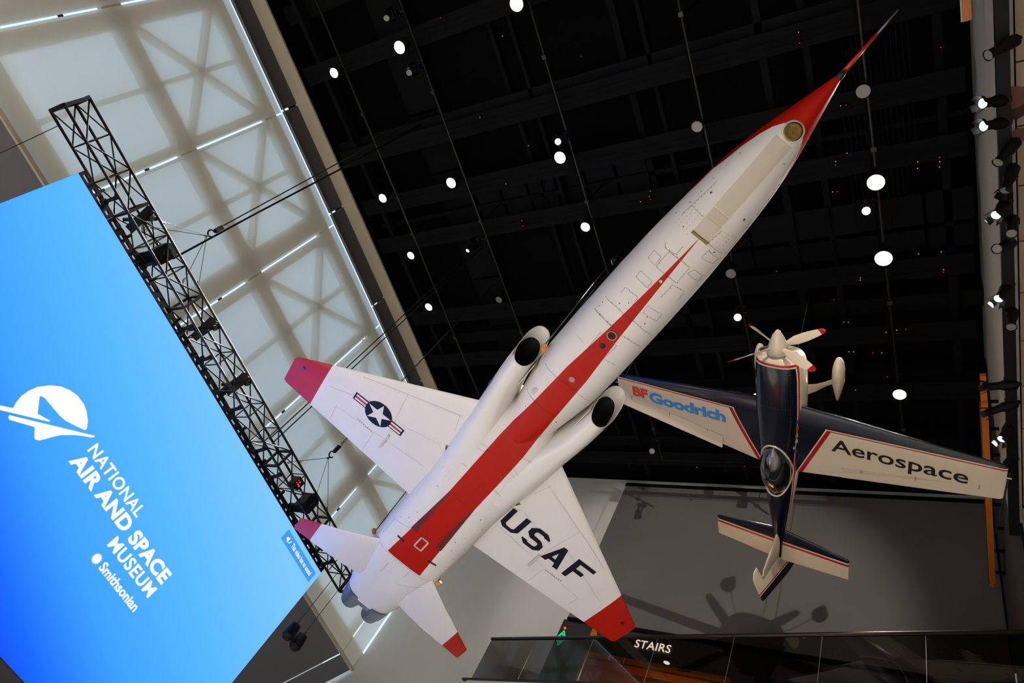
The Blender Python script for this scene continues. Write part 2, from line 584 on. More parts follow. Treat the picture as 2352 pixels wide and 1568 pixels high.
def tri_poly(pts, fmap, name, m, parent, holes=()):
    """flat, possibly concave polygon"""
    from mathutils.geometry import tessellate_polygon
    loops = [pts] + list(holes)
    tri = tessellate_polygon([[Vector((x, y, 0)) for x, y in l] for l in loops])
    flat = [p for l in loops for p in l]
    fs = []
    for t in tri:
        a, b, c = [flat[i] for i in t]
        fs.append(t if (b[0] - a[0]) * (c[1] - a[1]) - (b[1] - a[1]) * (c[0] - a[0]) > 0 else t[::-1])
    return MB().add([fmap(x, y) for x, y in flat], fs).build(name, m, parent, recalc=False)


tri_poly([(2.62, 3.99), (2.73, 4.09), (2.79, 4.14), (2.93, 4.26), (2.88, 4.34), (2.84, 4.45), (2.83, 4.58), (2.85, 4.72), (2.93, 4.88), (3.04, 5.01), (3.17, 5.09), (3.32, 5.14), (3.49, 5.145), (3.63, 5.11), (3.77, 5.04), (3.83, 4.99), (3.87, 4.95), (3.87, 4.92), (3.72, 4.84), (3.55, 4.76), (3.43, 4.735), (3.25, 4.722), (3.07, 4.71), (3.03, 4.70), (2.99, 4.67), (3.21, 4.49), (3.42, 4.58), (3.41, 4.55), (2.85, 4.10), (2.70, 3.98)], lambda x, z: S(x, z, -.004), 'logo_upper', WHITE, scr)
tri_poly([(2.99, 4.16), (4.04, 4.99), (4.06, 4.98), (4.04, 4.94), (3.94, 4.85), (3.83, 4.74), (3.76, 4.65), (3.70, 4.57), (3.65, 4.46), (3.61, 4.35), (3.58, 4.28), (3.53, 4.24), (3.49, 4.25), (3.36, 4.34), (3.05, 4.12), (3.01, 4.13)], lambda x, z: S(x, z, -.004), 'logo_lower', WHITE, scr)
cb = MB().add([S(8.25, 6.845, -.003), S(9.59, 6.845, -.003), S(9.59, 7.105, -.003), S(8.25, 7.105, -.003)], [(0, 1, 2, 3)]).build('caption_box', BOX, scr, recalc=False)
lettering('lettering', 'This video has no sound', .90, .115, lambda u, v: S(8.585 + u, 6.925 + v, -.006), WHITE, cb, .02, 1.0)
MB().add([S(8.36, 6.94, -.006), S(8.39, 6.94, -.006), S(8.44, 6.90, -.006), S(8.44, 7.04, -.006), S(8.39, 7.0, -.006), S(8.36, 7.0, -.006)], [(0, 1, 2, 3, 4, 5)]).build('speaker_icon', WHITE, cb, recalc=False)
MB().add([S(8.47, 6.93, -.006), S(8.49, 6.92, -.006), S(8.53, 7.01, -.006), S(8.51, 7.02, -.006)], [(0, 1, 2, 3)]).build('mute_mark', WHITE, cb, recalc=False)

# perforated hanging rail along the screen's top edge
rl = empty('hanging_rail', 'black perforated hanging rail along the top edge of the video screen', 'rail', loc=(4.94, YS, 7.23))
for i in range(11):
    x0 = -4.77 + i * .867
    b = MB()
    b.box(x0, x0 + .857, .0, .05, 0, .04).box(x0, x0 + .857, .0, .05, .10, .14)
    for k in range(5):
        b.box(x0 + k * .2, x0 + k * .2 + (.12 if k % 2 else .06), .0, .05, .04, .10)
    b.build('rail_section', M['black_metal'], rl)
    MB().bar((x0 + .4, .03, .14), (x0 + .4, .03, .26), .05).build('hanger', M['black_metal'], rl)

# ==================================================================== BOX TRUSS
ts = empty('box_truss', 'long black box truss above the blue video screen', 'truss', loc=(4.86, 12.22, 7.46))
TX0, TX1 = -.86, 10.58
yn, yf, zb_, zt_ = -.22, .23, 0.0, .47
for y in (yn, yf):
    for z in (zb_, zt_):
        MB().tube([(TX0 - 4.86, y, z), (TX1 - 4.86, y, z)], .026, 8).build('chord', M['bronze_black'], ts, smooth=True)
nb = 18
stp = (TX1 - TX0) / nb
for i in range(nb + 1):
    x = TX0 - 4.86 + i * stp
    for a, b in (((yn, zb_), (yf, zb_)), ((yn, zt_), (yf, zt_)), ((yn, zb_), (yn, zt_)), ((yf, zb_), (yf, zt_))):
        if i in (0, nb):
            MB().bar((x, *a), (x, *b), .07, .05).build('end_frame', M['bronze_black'], ts)
        elif i % 3 == 0:
            MB().bar((x, *a), (x, *b), .045, .045).build('cross_bar', M['bronze_black'], ts)
        else:
            MB().tube([(x, *a), (x, *b)], .013, 6).build('cross_bar', M['bronze_black'], ts)
    if i < nb:
        s_ = i % 2
        for (ya, za), (yc, zc) in (((yn, zb_), (yn, zt_)), ((yf, zb_), (yf, zt_)), ((yn, zt_), (yf, zt_)), ((yn, zb_), (yf, zb_))):
            a, b = ((ya, za), (yc, zc)) if s_ else ((yc, zc), (ya, za))
            MB().tube([(x, *a), (x + stp, *b)], .014, 6).build('diagonal', M['bronze_black'], ts)


def clamp(x, lab):
    o = empty('truss_clamp', lab, 'clamp', 'clamps between truss and screen rail', loc=(x, 12.1, 7.4))
    MB().bar((0, -.02, .03), (0, .16, -.05), .06, .05).build('arm', M['black_metal'], o)
    MB().lathe([(-.035, .045), (.035, .045)], (0, -.02, .06), (1, 0, 0), 10).build('jaw', M['black_metal'], o)
    MB().lathe([(-.05, .018), (.05, .018)], (0, -.05, .02), (0, 1, 0), 8).build('bolt', M['bronze_black'], o)
    MB().box(-.05, .05, .1, .2, -.12, -.04).build('foot', M['black_metal'], o)


for x, l in ((.75, 'black pipe clamp nearest the screen corner at the upper end of truss'), (2.0, 'black pipe clamp beside the first black box on the truss'), (3.35, 'black pipe clamp third from the upper end of the truss'), (4.05, 'black pipe clamp on the truss above the screen middle, upper'), (5.25, 'black pipe clamp on the truss above the screen middle, lower'), (6.3, 'black pipe clamp where the two hoist wires meet the truss'), (7.0, 'black pipe clamp just above the red-lit controller on the truss'), (8.5, 'black pipe clamp between lower black box and tail tip'), (9.55, 'black pipe clamp lowest on the truss, beside caption box')):
    clamp(x, l)


def hoist_box(x, lab):
    o = empty('hoist_box', lab, 'box', 'black boxes inside the truss', loc=(x, 12.2, 7.55))
    prof = [(-.2, 0), (.2, 0), (.2, .32), (.12, .4), (-.12, .4), (-.2, .32)]
    MB().plate(prof, lambda u, v, w: (u * .75, w - .16, v), .26).build('body', M['black_metal'], o)
    MB().bar((-.05, -.1, -.04), (-.05, .25, -.04), .22, .06).build('cradle', M['black_metal'], o)
    MB().disc((0, -.165, .2), (0, -1, 0), .09, 12, .015).build('cover', M['bronze_black'], o)


hoist_box(1.95, 'black hoist box inside the truss near its upper end')
hoist_box(8.05, 'black hoist box inside the truss near the jet stabilizer tip')


def plate_bundle(x, lab):
    o = empty('truss_bracket', lab, 'bracket', 'brackets inside the truss', loc=(x, 12.2, 7.5))
    MB().bar((-.1, -.2, .4), (.1, .2, .05), .16, .04).build('plate', M['black_metal'], o)
    MB().bar((.1, -.2, .4), (-.1, .2, .05), .05, .05).build('brace', M['black_metal'], o)
    MB().lathe([(0, .05), (.06, .05)], (.05, -.2, .28), (0, -1, 0), 8).build('knob', M['bronze_black'], o)


plate_bundle(1.25, 'black bracket plate with cable loops near the upper truss end')
plate_bundle(3.55, 'black bracket plate on truss between the upper hoist and middle')
plate_bundle(4.85, 'black bracket plate on the truss left of the red wing tip')
plate_bundle(9.2, 'black bracket plate on the truss behind the jet stabilizer')

ctl = empty('truss_controller', 'black controller with glowing red lights hung inside the truss', 'controller', loc=(7.48, 12.15, 7.62))
MB().box(-.1, .1, -.1, .1, 0, .22).build('case', M['black_metal'], ctl)
for i in range(5):
    MB().disc((-.06 + .05 * (i % 3), -.105, .06 + .07 * (i // 3)), (0, -1, 0), .018, 8, .006).build('indicator', emis('red_led', (255, 60, 30), 3.0) if i == 0 else bpy.data.materials['red_led'], ctl)
cbl = MB()
for i in range(7):
    cbl.tube([(1.15 + .02 * i, 12.0, 7.9), (1.2 + .05 * i, 12.02 + .01 * i, 7.7 - .02 * i), (1.4 + .03 * i, 12.06, 7.55)], .006, 5)
tag(cbl.build('cable_bundle', M['black_metal']), 'thin black cables hanging in loops inside the upper truss', 'cables', kind='stuff')

# slings, hooks and hoist ropes
ZC = 18.2


def hook(x, lab, legs):
    o = empty('hoist_hook', lab, 'hook', 'hoist hooks over the truss', loc=(x, 12.2, 8.8))
    pts = [(.0 + .07 * math.cos(a), 0, .12 + .08 * math.sin(a)) for a in [PI * .5 + PI * 1.5 * k / 10 for k in range(11)]]
    MB().tube(pts, .018, 6).build('hook_bow', M['black_metal'], o, smooth=True)
    MB().lathe([(.2, .03), (.23, .05), (.42, .05), (.45, .025)], (0, 0, 0), (0, 0, 1), 10).build('hook_block', M['black_metal'], o)
    MB().tube([(0.02, 0, .05), (0, 0, 0), (-.02, 0, -.04)], .02, 6).build('shackle', M['wire'], o)
    for k, (dx, dy) in enumerate(legs):
        MB().tube([(0, 0, 0), (dx, dy, -.86)], .006, 5).build('sling_wire', M['wire'], o)
        MB().lathe([(0, .012), (.05, .022), (.1, .012)], (dx * .96, dy * .96, -.86), (-dx, -dy, .86), 6).build('thimble', M['steel'], o)
    return o


hook(2.06, 'steel hoist hook with four sling wires above the upper truss', [(-.66, -.2), (-.6, .2), (.6, .2), (.71, -.2)])
hook(7.66, 'steel hoist hook with sling wires above the lower truss, below the star wing', [(-.62, -.2), (-.58, .2), (.72, .2), (.86, -.2)])


def rope(name, pts, r, m, label, cat='rope'):
    return tag(MB().tube(pts, r, 6).build(name, M[m], smooth=True), label, cat)


rope('hoist_rope', [(2.04, 12.2, 9.25), (2.06, 12.2, ZC)], 0.013, 'dark_wire', 'taut steel hoist rope rising from the upper hook to the ceiling')
rope('power_cable', [(2.125, 12.2, 7.9), (2.145, 12.2, 10.2), (2.2, 12.2, 13), (2.22, 12.2, ZC)], .02, 'black_metal', 'thick black cable rising beside the upper hoist rope', 'cable')
ch = empty('hoist_chain', 'short black chain between the lower hook and the star wing', 'chain', loc=(7.66, 12.2, 9.25))
for i in range(60):
    a = .05
    MB().tube([(0 if i % 2 else .018, .018 if i % 2 else 0, i * .075), (0 if i % 2 else .018, .018 if i % 2 else 0, i * .075 + .085)], .008, 4).build('link', M['dark_wire'], ch) if i < 40 else None
    MB().tube([(0 if i % 2 else -.018, -.018 if i % 2 else 0, i * .075), (0 if i % 2 else -.018, -.018 if i % 2 else 0, i * .075 + .085)], .008, 4).build('link', M['dark_wire'], ch) if i < 40 else None
rope('hoist_rope', [(7.66, 12.2, 12.2), (7.66, 12.2, ZC)], .016, 'dark_wire', 'thin steel rope crossing the dark band behind the star wing')
rope('hoist_rope', [(6.25, 12.15, 7.7), (6.25, 12.15, ZC)], .014, 'dark_wire', 'left one of the twin wires rising from the truss under red wing tip')
rope('hoist_rope', [(6.37, 12.15, 7.7), (6.37, 12.15, ZC)], .014, 'dark_wire', 'right one of the twin wires rising from the truss under red wing tip')
rope('guy_wire', [(-.62, 12.4, 7.46), (-.62, 15.7, 7.9)], .008, 'dark_wire', 'thin slack wire leaving the upper end of the truss', 'wire')


def pendant(x, y, lab):
    o = empty('pendant_speaker', lab, 'speaker', 'pendant speakers below the truss', loc=(x, y, 5.8))
    MB().lathe([(-.21, .02), (-.20, .10), (-.15, .135), (.05, .115), (.13, .10), (.15, .07), (.16, .02)], (0, 0, .02), (0, 0, 1), 20).build('shell', M['black_metal'], o, smooth=True, angle=40)
    MB().lathe([(-.215, .095), (-.20, .10)], (0, 0, .02), (0, 0, 1), 20).build('grille', M['bronze_black'], o)
    MB().tube([(0, 0, .17), (0, 0, 2.2)], .007, 5).build('wire', M['dark_wire'], o)
    MB().lathe([(.16, .03), (.24, .012)], (0, 0, 0), (0, 0, 1), 10).build('cap', M['bronze_black'], o)


pendant(9.83, 11.999, 'black bucket-shaped pendant speaker closer to the video screen')
pendant(10.16, 12.0, 'black bucket-shaped pendant speaker farther from the video screen')

# ==================================================================== JET TRAINER (seen from below)
JW = Matrix(((-0.618606, 0.782110, 0.075035, 5.69046), (-0.775202, -0.623111, 0.103901, 5.46140), (0.128017, 0.006106, 0.991753, 7.77104), (0, 0, 0, 1)))
jet = empty('jet_trainer', 'large white jet trainer with red nose and belly stripe, hung overhead', 'airplane', mw=JW)
FW = [(6.14, .015, .66, .70, 2.0), (5.95, .07, .575, .76, 2.0), (5.75, .125, .5, .82, 2.0), (5.38, .225, .385, .93, 2.1), (5.1, .295, .315, 1.0, 2.2), (4.7, .375, .23, 1.08, 2.3), (4.25, .43, .155, 1.13, 2.4), (3.8, .465, .085, 1.16, 2.5), (3.3, .5, .02, 1.18, 2.6), (2.8, .52, -.03, 1.2, 2.7), (2, .54, -.085, 1.2, 2.8), (1.3, .55, -.12, 1.2, 2.9), (.8, .55, -.15, 1.2, 2.8), (.3, .5, -.19, 1.2, 2.6), (-.2, .42, -.22, 1.1, 2.4), (-.7, .33, -.215, 1.0, 2.2), (-1.3, .24, -.12, .9, 2.0)]
AF = [(.1, .25, -.0, .9, 2.4), (-.2, .42, -.11, .9, 2.6), (-.5, .62, -.195, .92, 2.8), (-.9, .8, -.266, .95, 3.2), (-1.3, .83, -.295, .95, 3.4), (-2.0, .80, -.325, .93, 3.4), (-2.7, .765, -.335, .9, 3.4), (-3.4, .775, -.335, .85, 3.4), (-4.3, .785, -.335, .8, 3.4), (-5.1, .77, -.30, .72, 3.2), (-5.9, .70, -.225, .62, 3.0), (-6.5, .615, -.165, .55, 2.8), (-6.85, .555, -.13, .5, 2.7)]


def interp(T, x):
    T = sorted(T)
    xs = [t[0] for t in T]
    x = min(max(x, xs[0]), xs[-1])
    i = 0
    while i < len(xs) - 2 and x > xs[i + 1]:
        i += 1
    h = xs[i + 1] - xs[i]
    u = (x - xs[i]) / h
    res = []
    for k in range(1, len(T[0])):
        v = [t[k] for t in T]

        def sl(j):
            if j == 0 or j == len(xs) - 1:
                a = max(j - 1, 0)
                return (v[a + 1] - v[a]) / (xs[a + 1] - xs[a])
            d0 = (v[j] - v[j - 1]) / (xs[j] - xs[j - 1])
            d1 = (v[j + 1] - v[j]) / (xs[j + 1] - xs[j])
            return 0 if d0 * d1 <= 0 else 2 * d0 * d1 / (d0 + d1)
        m0, m1 = sl(i), sl(i + 1)
        res.append((2 * u**3 - 3 * u * u + 1) * v[i] + (u**3 - 2 * u * u + u) * h * m0 + (3 * u * u - 2 * u**3) * v[i + 1] + (u**3 - u * u) * h * m1)
    return res


def low(T, x, y):
    xs = [t[0] for t in T]
    if x > max(xs) or x < min(xs):
        return 9
    w, zb, zt, n = interp(T, x)
    if abs(y) >= w:
        return 9
    return (zb + zt) / 2 - (zt - zb) / 2 * (1 - (abs(y) / w)**n)**(1 / n)


def zbelly(x, y):
    return min(low(FW, x, y), low(AF, x, y))


def sring(x, w, zb, zt, n, seg=56, yc=0.0):
    r = []
    for k in range(seg):
        a = 2 * PI * k / seg
        c, s = math.cos(a), math.sin(a)
        r.append((x, yc + w * math.copysign(abs(c)**(2 / n), c), (zb + zt) / 2 + (zt - zb) / 2 * math.copysign(abs(s)**(2 / n), s)))
    return r


def body_loft(T, step=.07):
    x0, x1 = min(t[0] for t in T), max(t[0] for t in T)
    n = int((x1 - x0) / step)
    return [sring(x, *interp(T, x)) for x in [x1 - (x1 - x0) * i / n for i in range(n + 1)]]


# white paint with the red nose and the red belly stripe
RED, WHT = (176, 24, 8), (222, 217, 212)
pm, px, py, pz, lay = paint('jet_paint', WHT, 0.38, 0.04, .03, .16)
ay = py.abs()
ws = px.curve([(-4.66, .39), (-3.4, .32), (-2.3, .27), (-1.4, .268), (-.7, .262), (.2, .21), (1.1, .178), (2.0, .1), (2.4, .075), (2.9, .045), (3.79, .0)])
stripe = (ws - ay).gt(0) * pz.lt(0.2) * px.gt(-4.66) * px.lt(3.79)
lay(stripe, RED)
tongue = px.curve([(2.2, .62), (3.0, .53), (3.8, .468), (4.4, .415), (4.85, .335), (5.1, .27), (5.25, .215), (5.36, .15), (5.42, .09), (5.45, -.02)])
lay((ay - tongue).gt(0) * px.gt(2.6), RED)
lay(pz.gt(.62) * px.gt(2.6), RED)
jred = mat('jet_red', RED, 0.3, var=0.05, coat=0.35, spec=.3)
jwhite = mat('jet_white', WHT, 0.32, var=0.03, coat=0.35, scale=2.5)
jbeige = mat('jet_door_beige', (198, 188, 172), 0.4, var=0.04, coat=0.1)
maroon = mat('jet_maroon', (96, 14, 12), 0.5, var=0.15, coat=0.2)
navy_ink = mat('navy_ink', (14, 16, 30), 0.5, spec=.2)
seam_m = mat('panel_seam', (150, 138, 128), 0.7, var=0.2)
duct = mat('dark_duct', (20, 18, 17), 0.6, var=0.1)
titan = mat('nozzle_steel', (170, 180, 196), 0.26, 0.75, var=0.25, scale=5)
olive = mat('olive_primer', (120, 116, 62), 0.6)

MB().loft(body_loft(FW), True, True).build('nose_fuselage', pm, jet, smooth=True, angle=50)
MB().loft(body_loft(AF), True, True).build('aft_fuselage', pm, jet, smooth=True, angle=50)
# canopy and spine, seen only from the side
MB().loft([sring(x, w, .8, zt, 2.2, 24) for x, w, zt in ((4.0, .05, 1.0), (3.5, .3, 1.32), (2.6, .38, 1.62), (1.4, .36, 1.66), (.4, .3, 1.5), (-1.5, .25, 1.25), (-4, .2, 1.0))], True, True).build('canopy', duct, jet, smooth=True)
# air intakes
for s in (-1, 1):
    T = [(.75, .755, .19, -.05, .60, 2.4), (.3, .735, .205, -.10, .66, 2.5), (-.2, .67, .235, -.17, .7, 2.6), (-.7, .58, .285, -.235, .75, 2.9), (-1.3, .47, .36, -.285, .8, 3.2), (-1.9, .40, .38, -.30, .8, 3.2)]
    rings = []
    for i in range(31):
        x = .75 - 2.65 * i / 30
        yc, w, zb, zt, n = interp(T, x)
        r = sring(x, w, zb, zt, n, 40, s * yc)
        f = max(0.0, 1 - i / 14)
        rings.append([(p[0] - f * (.42 * (.60 - p[2]) / .65 - .18), p[1], p[2]) for p in r])
    it = MB().loft(rings, False, True).build('intake', jwhite, jet, smooth=True, angle=60)
    lip = rings[0]
    c = Vector((sum(p[0] for p in lip) / 40, sum(p[1] for p in lip) / 40, sum(p[2] for p in lip) / 40))

    def ins(f, dx):
        return [(c.x + (p[0] - c.x) * f + dx, c.y + (p[1] - c.y) * f, c.z + (p[2] - c.z) * f) for p in lip]
    MB().loft([lip, ins(.985, .012), ins(.96, 0), ins(.95, -.10), ins(.93, -.24)]).build('inner_lip', jwhite, it, smooth=True)
    MB().loft([ins(.93, -.24), ins(.9, -.5), ins(.8, -1.0)], False, True).build('duct', duct, it, smooth=True)
    k0, k1 = (34, 46) if s > 0 else (14, 26)
    edge = [Vector(lip[k % 40]) for k in range(k0, k1)]
    rb = MB()
    for a, b_ in zip(edge, edge[1:]):
        o1 = Vector((0, a.y - c.y, a.z - c.z)).normalized() * .004
        rb.add([a + o1, b_ + o1, b_ + o1 + Vector((-.05, 0, 0)), a + o1 + Vector((-.05, 0, 0))], [(0, 1, 2, 3)])
    rb.build('lip_band', jred, it, recalc=False)
    MB().box(.1, .62, s * .545 - .008, s * .545 + .008, .05, .5).build('splitter_plate', jbeige, it)
    MB().disc((-.18, s * .905, .18), (0, s, 0), .12, 16, .012).build('bleed_door', duct, it)


# wings and tailplanes: thin symmetric sections lofted along the span
def air_t(u):
    return 5 * (.2969 * math.sqrt(max(u, 0)) - .126 * u - .3516 * u * u + .2843 * u**3 - .1036 * u**4)


def section(y, le, te, tc, z=0.0, n=16):
    up, dn = [], []
    for i in range(n + 1):
        u = .5 - .5 * math.cos(PI * i / n)
        t = air_t(u) * tc * (le - te) + .0015
        up.append((le + (te - le) * u, y, z + t))
        dn.append((le + (te - le) * u, y, z - t))
    return up + dn[::-1]


WLE = lambda y: -.036 - .614 * y
WTE = lambda y: -3.46 + .0985 * y


def wing_low(x, y):
    y = abs(y)
    le, te = WLE(y), WTE(y)
    u = min(max((x - le) / (te - le), 0), 1)
    return -air_t(u) * .05 * (le - te) - .0015


SEAM_W = .006


def ribbon(mb, pts, zf, w=SEAM_W, off=.004):
    P = []
    for a, b in zip(pts, pts[1:]):
        n = max(1, int(math.hypot(b[0] - a[0], b[1] - a[1]) / .06))
        P += [(a[0] + (b[0] - a[0]) * k / n, a[1] + (b[1] - a[1]) * k / n) for k in range(n)]
    P.append(pts[-1])
    for a, b in zip(P, P[1:]):
        d = Vector((b[0] - a[0], b[1] - a[1]))
        if d.length < 1e-4:
            continue
        q = Vector((-d.y, d.x)).normalized() * w / 2
        za, zb = zf(*a), zf(*b)
        if za > 5 or zb > 5:
            continue
        mb.add([(a[0] - q.x, a[1] - q.y, za - off), (b[0] - q.x, b[1] - q.y, zb - off), (b[0] + q.x, b[1] + q.y, zb - off), (a[0] + q.x, a[1] + q.y, za - off)], [(3, 2, 1, 0)])


for s in (-1, 1):
    wing = MB().loft([section(s * y, WLE(y), WTE(y), .05) for y in (.5, .9, 1.5, 2.1, 2.7, 3.205)], True, True).build('wing', jwhite, jet, smooth=True, angle=40)
    wing['label'] = 'left wing with large dark letters' if s > 0 else 'right wing with star insignia'
    MB().loft([section(s * y, WLE(y), WTE(y), .05) for y in (3.205, 3.5, 3.8)] + [section(s * 3.85, WLE(3.85) - .06, WTE(3.85) + .04, .02)], True, True).build('wing_tip', jred, wing, smooth=True, angle=40)
    sm = MB()
    for pl in ([(-3.12, 2.75), (-2.72, 2.77), (-2.65, 1.95), (-3.22, 1.94)], [(-2.63, 1.94), (-2.52, .86)], [(-1.75, 2.65), (-1.5, 2.1), (-1.02, .93)], [(-2.06, 1.66), (-1.83, .93), (-1.97, .7)], [(-2.0, 3.2), (-2.0, 3.1)], [(-1.35, .85), (-1.0, .95)], [(-1.4, 1.85), (-2.45, 1.72)], [(-2.45, 3.1), (-1.95, 2.0)]):
        ribbon(sm, [(a, s * b) for a, b in pl], wing_low, .004)
    tag(sm.build('panel_seams', seam_m, wing, recalc=False), kind='stuff')
    rvt = MB()
    for i in range(60):
        t = i / 59
        x, y = -1.72 + t * .75, (2.62 - 1.75 * t)
        for d in (0, .05):
            rvt.disc((x - d, s * y, wing_low(x - d, y) - .004), (0, 0, -1), .004, 5)
    for i in range(8):
        rvt.box(-2.68 + .005 * i, -2.66 + .005 * i, s * (2.0 + .045 * i) - .012, s * (2.0 + .045 * i) + .012, wing_low(-2.67, 2.1) - .006, wing_low(-2.67, 2.1))
    tag(rvt.build('rivets', seam_m, wing, recalc=False), kind='stuff')
    za = wing_low(-2.6, 1.7)
    MB().bar((-2.44, s * 1.7, za - .012), (-2.82, s * 1.71, za - .03), .035, .03).build('flap_fairing', jbeige, wing)
    MB().plate([(-1.87, .70), (-1.74, .76), (-1.71, .68), (-1.85, .64)], lambda u, v, w: (u, s * (v + .06), wing_low(u, v) - .006 + w), .004).build('jack_plate', olive, wing)
    MB().disc((-1.79, s * .77, wing_low(-1.79, .77) - .01), (0, 0, -1), .022, 10).build('jack_hole', duct, wing)
    MB().disc((-2.5, s * 3.62, wing_low(-2.5, 3.62)), (0, 0, -1), .035, 12, .02).build('navigation_light', mat('nav_lens', (120, 10, 12) if s > 0 else (20, 90, 130), .15, coat=1.0), wing)

    def wd_(x, y, d=.006):
        return (x, s * abs(y), wing_low(x, y) - d)
    if s > 0:
        U = [(-1.915, .776), (-1.915, .867), (-2.33, .87), (-2.37, .905), (-2.375, 1.02), (-2.34, 1.055), (-1.91, 1.062), (-1.91, 1.165), (-2.36, 1.155), (-2.456, 1.06), (-2.456, .865), (-2.376, .777)]
        Sx = [(-2.02, 1.249), (-1.91, 1.355), (-1.913, 1.546), (-2.0, 1.64), (-2.035, 1.638), (-2.039, 1.535), (-2.008, 1.505), (-2.013, 1.393), (-2.046, 1.362), (-2.112, 1.364), (-2.137, 1.386), (-2.148, 1.541), (-2.234, 1.639), (-2.371, 1.639), (-2.462, 1.548), (-2.464, 1.34), (-2.371, 1.245), (-2.345, 1.247), (-2.341, 1.345), (-2.376, 1.38), (-2.378, 1.502), (-2.346, 1.535), (-2.264, 1.534), (-2.244, 1.508), (-2.243, 1.345), (-2.15, 1.253)]
        A = [(-2.456, 1.732), (-1.91, 1.886), (-1.908, 1.975), (-2.472, 2.113), (-2.482, 2.01), (-2.373, 1.983), (-2.375, 1.857), (-2.456, 1.84)]
        F = [(-2.472, 2.211), (-1.91, 2.211), (-1.908, 2.59), (-1.998, 2.59), (-2.0, 2.315), (-2.148, 2.316), (-2.146, 2.491), (-2.241, 2.488), (-2.244, 2.314), (-2.472, 2.303)]
        for nm, pl, ho in (('letter_u', U, ()), ('letter_s', Sx, ()), ('letter_a', A, [[(-2.286, 1.872), (-2.114, 1.912), (-2.291, 1.952)]]), ('letter_f', F, ())):
            o = tri_poly(pl, wd_, nm, navy_ink, wing, ho)
            o.data.flip_normals()
    else:
        cx, cy, R_ = -2.2, 2.065, .27
        blue = navy_ink
        fl = lambda x, y: wd_(x, y, .006)
        ins = MB().add([fl(cx + R_ * math.cos(a), cy + R_ * math.sin(a)) for a in [2 * PI * k / 40 for k in range(40)]], [tuple(range(40))]).build('insignia', blue, wing, recalc=False)
        for sgn in (-1, 1):
            q = lambda x, y, d: (x, s * (cy + sgn * y), wing_low(x, cy + sgn * y) - d)
            for (a, b, h, d, mm) in ((.2, .535, .09, .005, blue), (.2, .505, .064, .0075, jwhite), (.2, .505, .022, .009, jred)):
                MB().add([q(cx - h + .0, a, d), q(cx + h, a, d), q(cx + h, b, d), q(cx - h, b, d)], [(0, 1, 2, 3)]).build('insignia_bar', mm, wing, recalc=False)
        MB().add([fl2 for fl2 in [wd_(cx + R_ * math.cos(a), cy + R_ * math.sin(a), .0105) for a in [2 * PI * k / 40 for k in range(40)]]], [tuple(range(40))]).build('insignia_disc', blue, wing, recalc=False)
        star = []
        for k in range(10):
            r = .255 if k % 2 == 0 else .255 * .382
            a = k * PI / 5
            star.append((cx + r * math.cos(a), cy + r * math.sin(a)))
        tri_poly(star, lambda x, y: wd_(x, y, .0135), 'insignia_star', jwhite, wing)

HLE = lambda y: -4.66 + (-5.64 + 4.66) * (y - .66) / (2.13 - .66)
HTE = lambda y: -5.99 + (-6.06 + 5.99) * (y - .6) / (2.12 - .6)
for s in (-1, 1):
    st_ = MB().loft([section(s * y, HLE(y), HTE(y), .05, -.26 + .14 * max(0, (1.0 - y))) for y in (.5, .8, 1.2, 1.72)], True, True).build('stabilizer', jwhite, jet, smooth=True, angle=40)
    MB().loft([section(s * y, HLE(y), HTE(y), .05, -.26) for y in (1.72, 1.95, 2.11)] + [section(s * 2.13, HLE(2.13) - .03, HTE(2.13) + .02, .02, -.26)], True, True).build('stabilizer_tip', jred, st_, smooth=True, angle=40)
# fin (hidden above the body, seen from other sides)
MB().loft([[(p[0], p[2], zz) for p in section(0, le, te, .05)] for zz, le, te in ((.6, -3.4, -6.5), (1.6, -4.6, -6.55), (2.6, -5.7, -6.75))], True, True).build('vertical_fin', jwhite, jet, smooth=True, angle=40)
# engine nozzles
for s in (-1, 1):
    nz = MB().lathe([(0, .29), (.12, .285), (.3, .27)], (-6.75, s * .275, .14), (-1, 0, 0), 32, False).build('nozzle_shroud', titan, jet, smooth=True)
    MB().lathe([(.3, .255), (.42, .258), (.56, .225), (.66, .205), (.67, .19), (.45, .17), (.2, .16)], (-6.75, s * .275, .14), (-1, 0, 0), 32, False).build('nozzle', titan, nz, smooth=True, angle=50)
    MB().disc((-6.95, s * .275, .14), (-1, 0, 0), .2, 24).build('tailpipe', duct, nz)
MB().loft([sring(x, w, zb, zt, 2.6) for x, w, zb, zt in ((-6.84, .552, -.128, .498), (-6.95, .545, -.118, .48), (-7.02, .53, -.10, .46))], True, True).build('tail_band', titan, jet, smooth=True, angle=50)
# pitot boom
pb = MB().tube([(6.1, 0, .68), (6.4, 0, .745), (6.62, 0, .79)], [.03, .022, .016], 10).build('pitot_boom', jred, jet, smooth=True)
MB().tube([(6.62, 0, .79), (6.92, 0, .855)], [.012, .008], 8).build('pitot_probe', mat('weathered_steel', (120, 112, 100), .5, .6), pb, smooth=True)
MB().lathe([(-.05, .045), (.02, .04), (.05, .03)], (6.1, 0, .66), (1, 0, .2), 12).build('boom_collar', duct, jet, smooth=True)
# landing light in the chin
glass = mat('lens_glass', (118, 96, 62), .08, 1.0, var=.6, scale=16)
ll = MB().lathe([(0, .135), (.012, .13), (.014, .112)], (5.36, 0, low(FW, 5.36, 0) + .012), (.28, 0, -1), 28, False).build('landing_light', jbeige, jet, smooth=True)
MB().lathe([(.014, .112), (.018, .108), (.02, .09), (.012, .05), (.006, .002)], (5.36, 0, low(FW, 5.36, 0) + .010), (.28, 0, -1), 28).build('lens', glass, ll, smooth=True, angle=60)


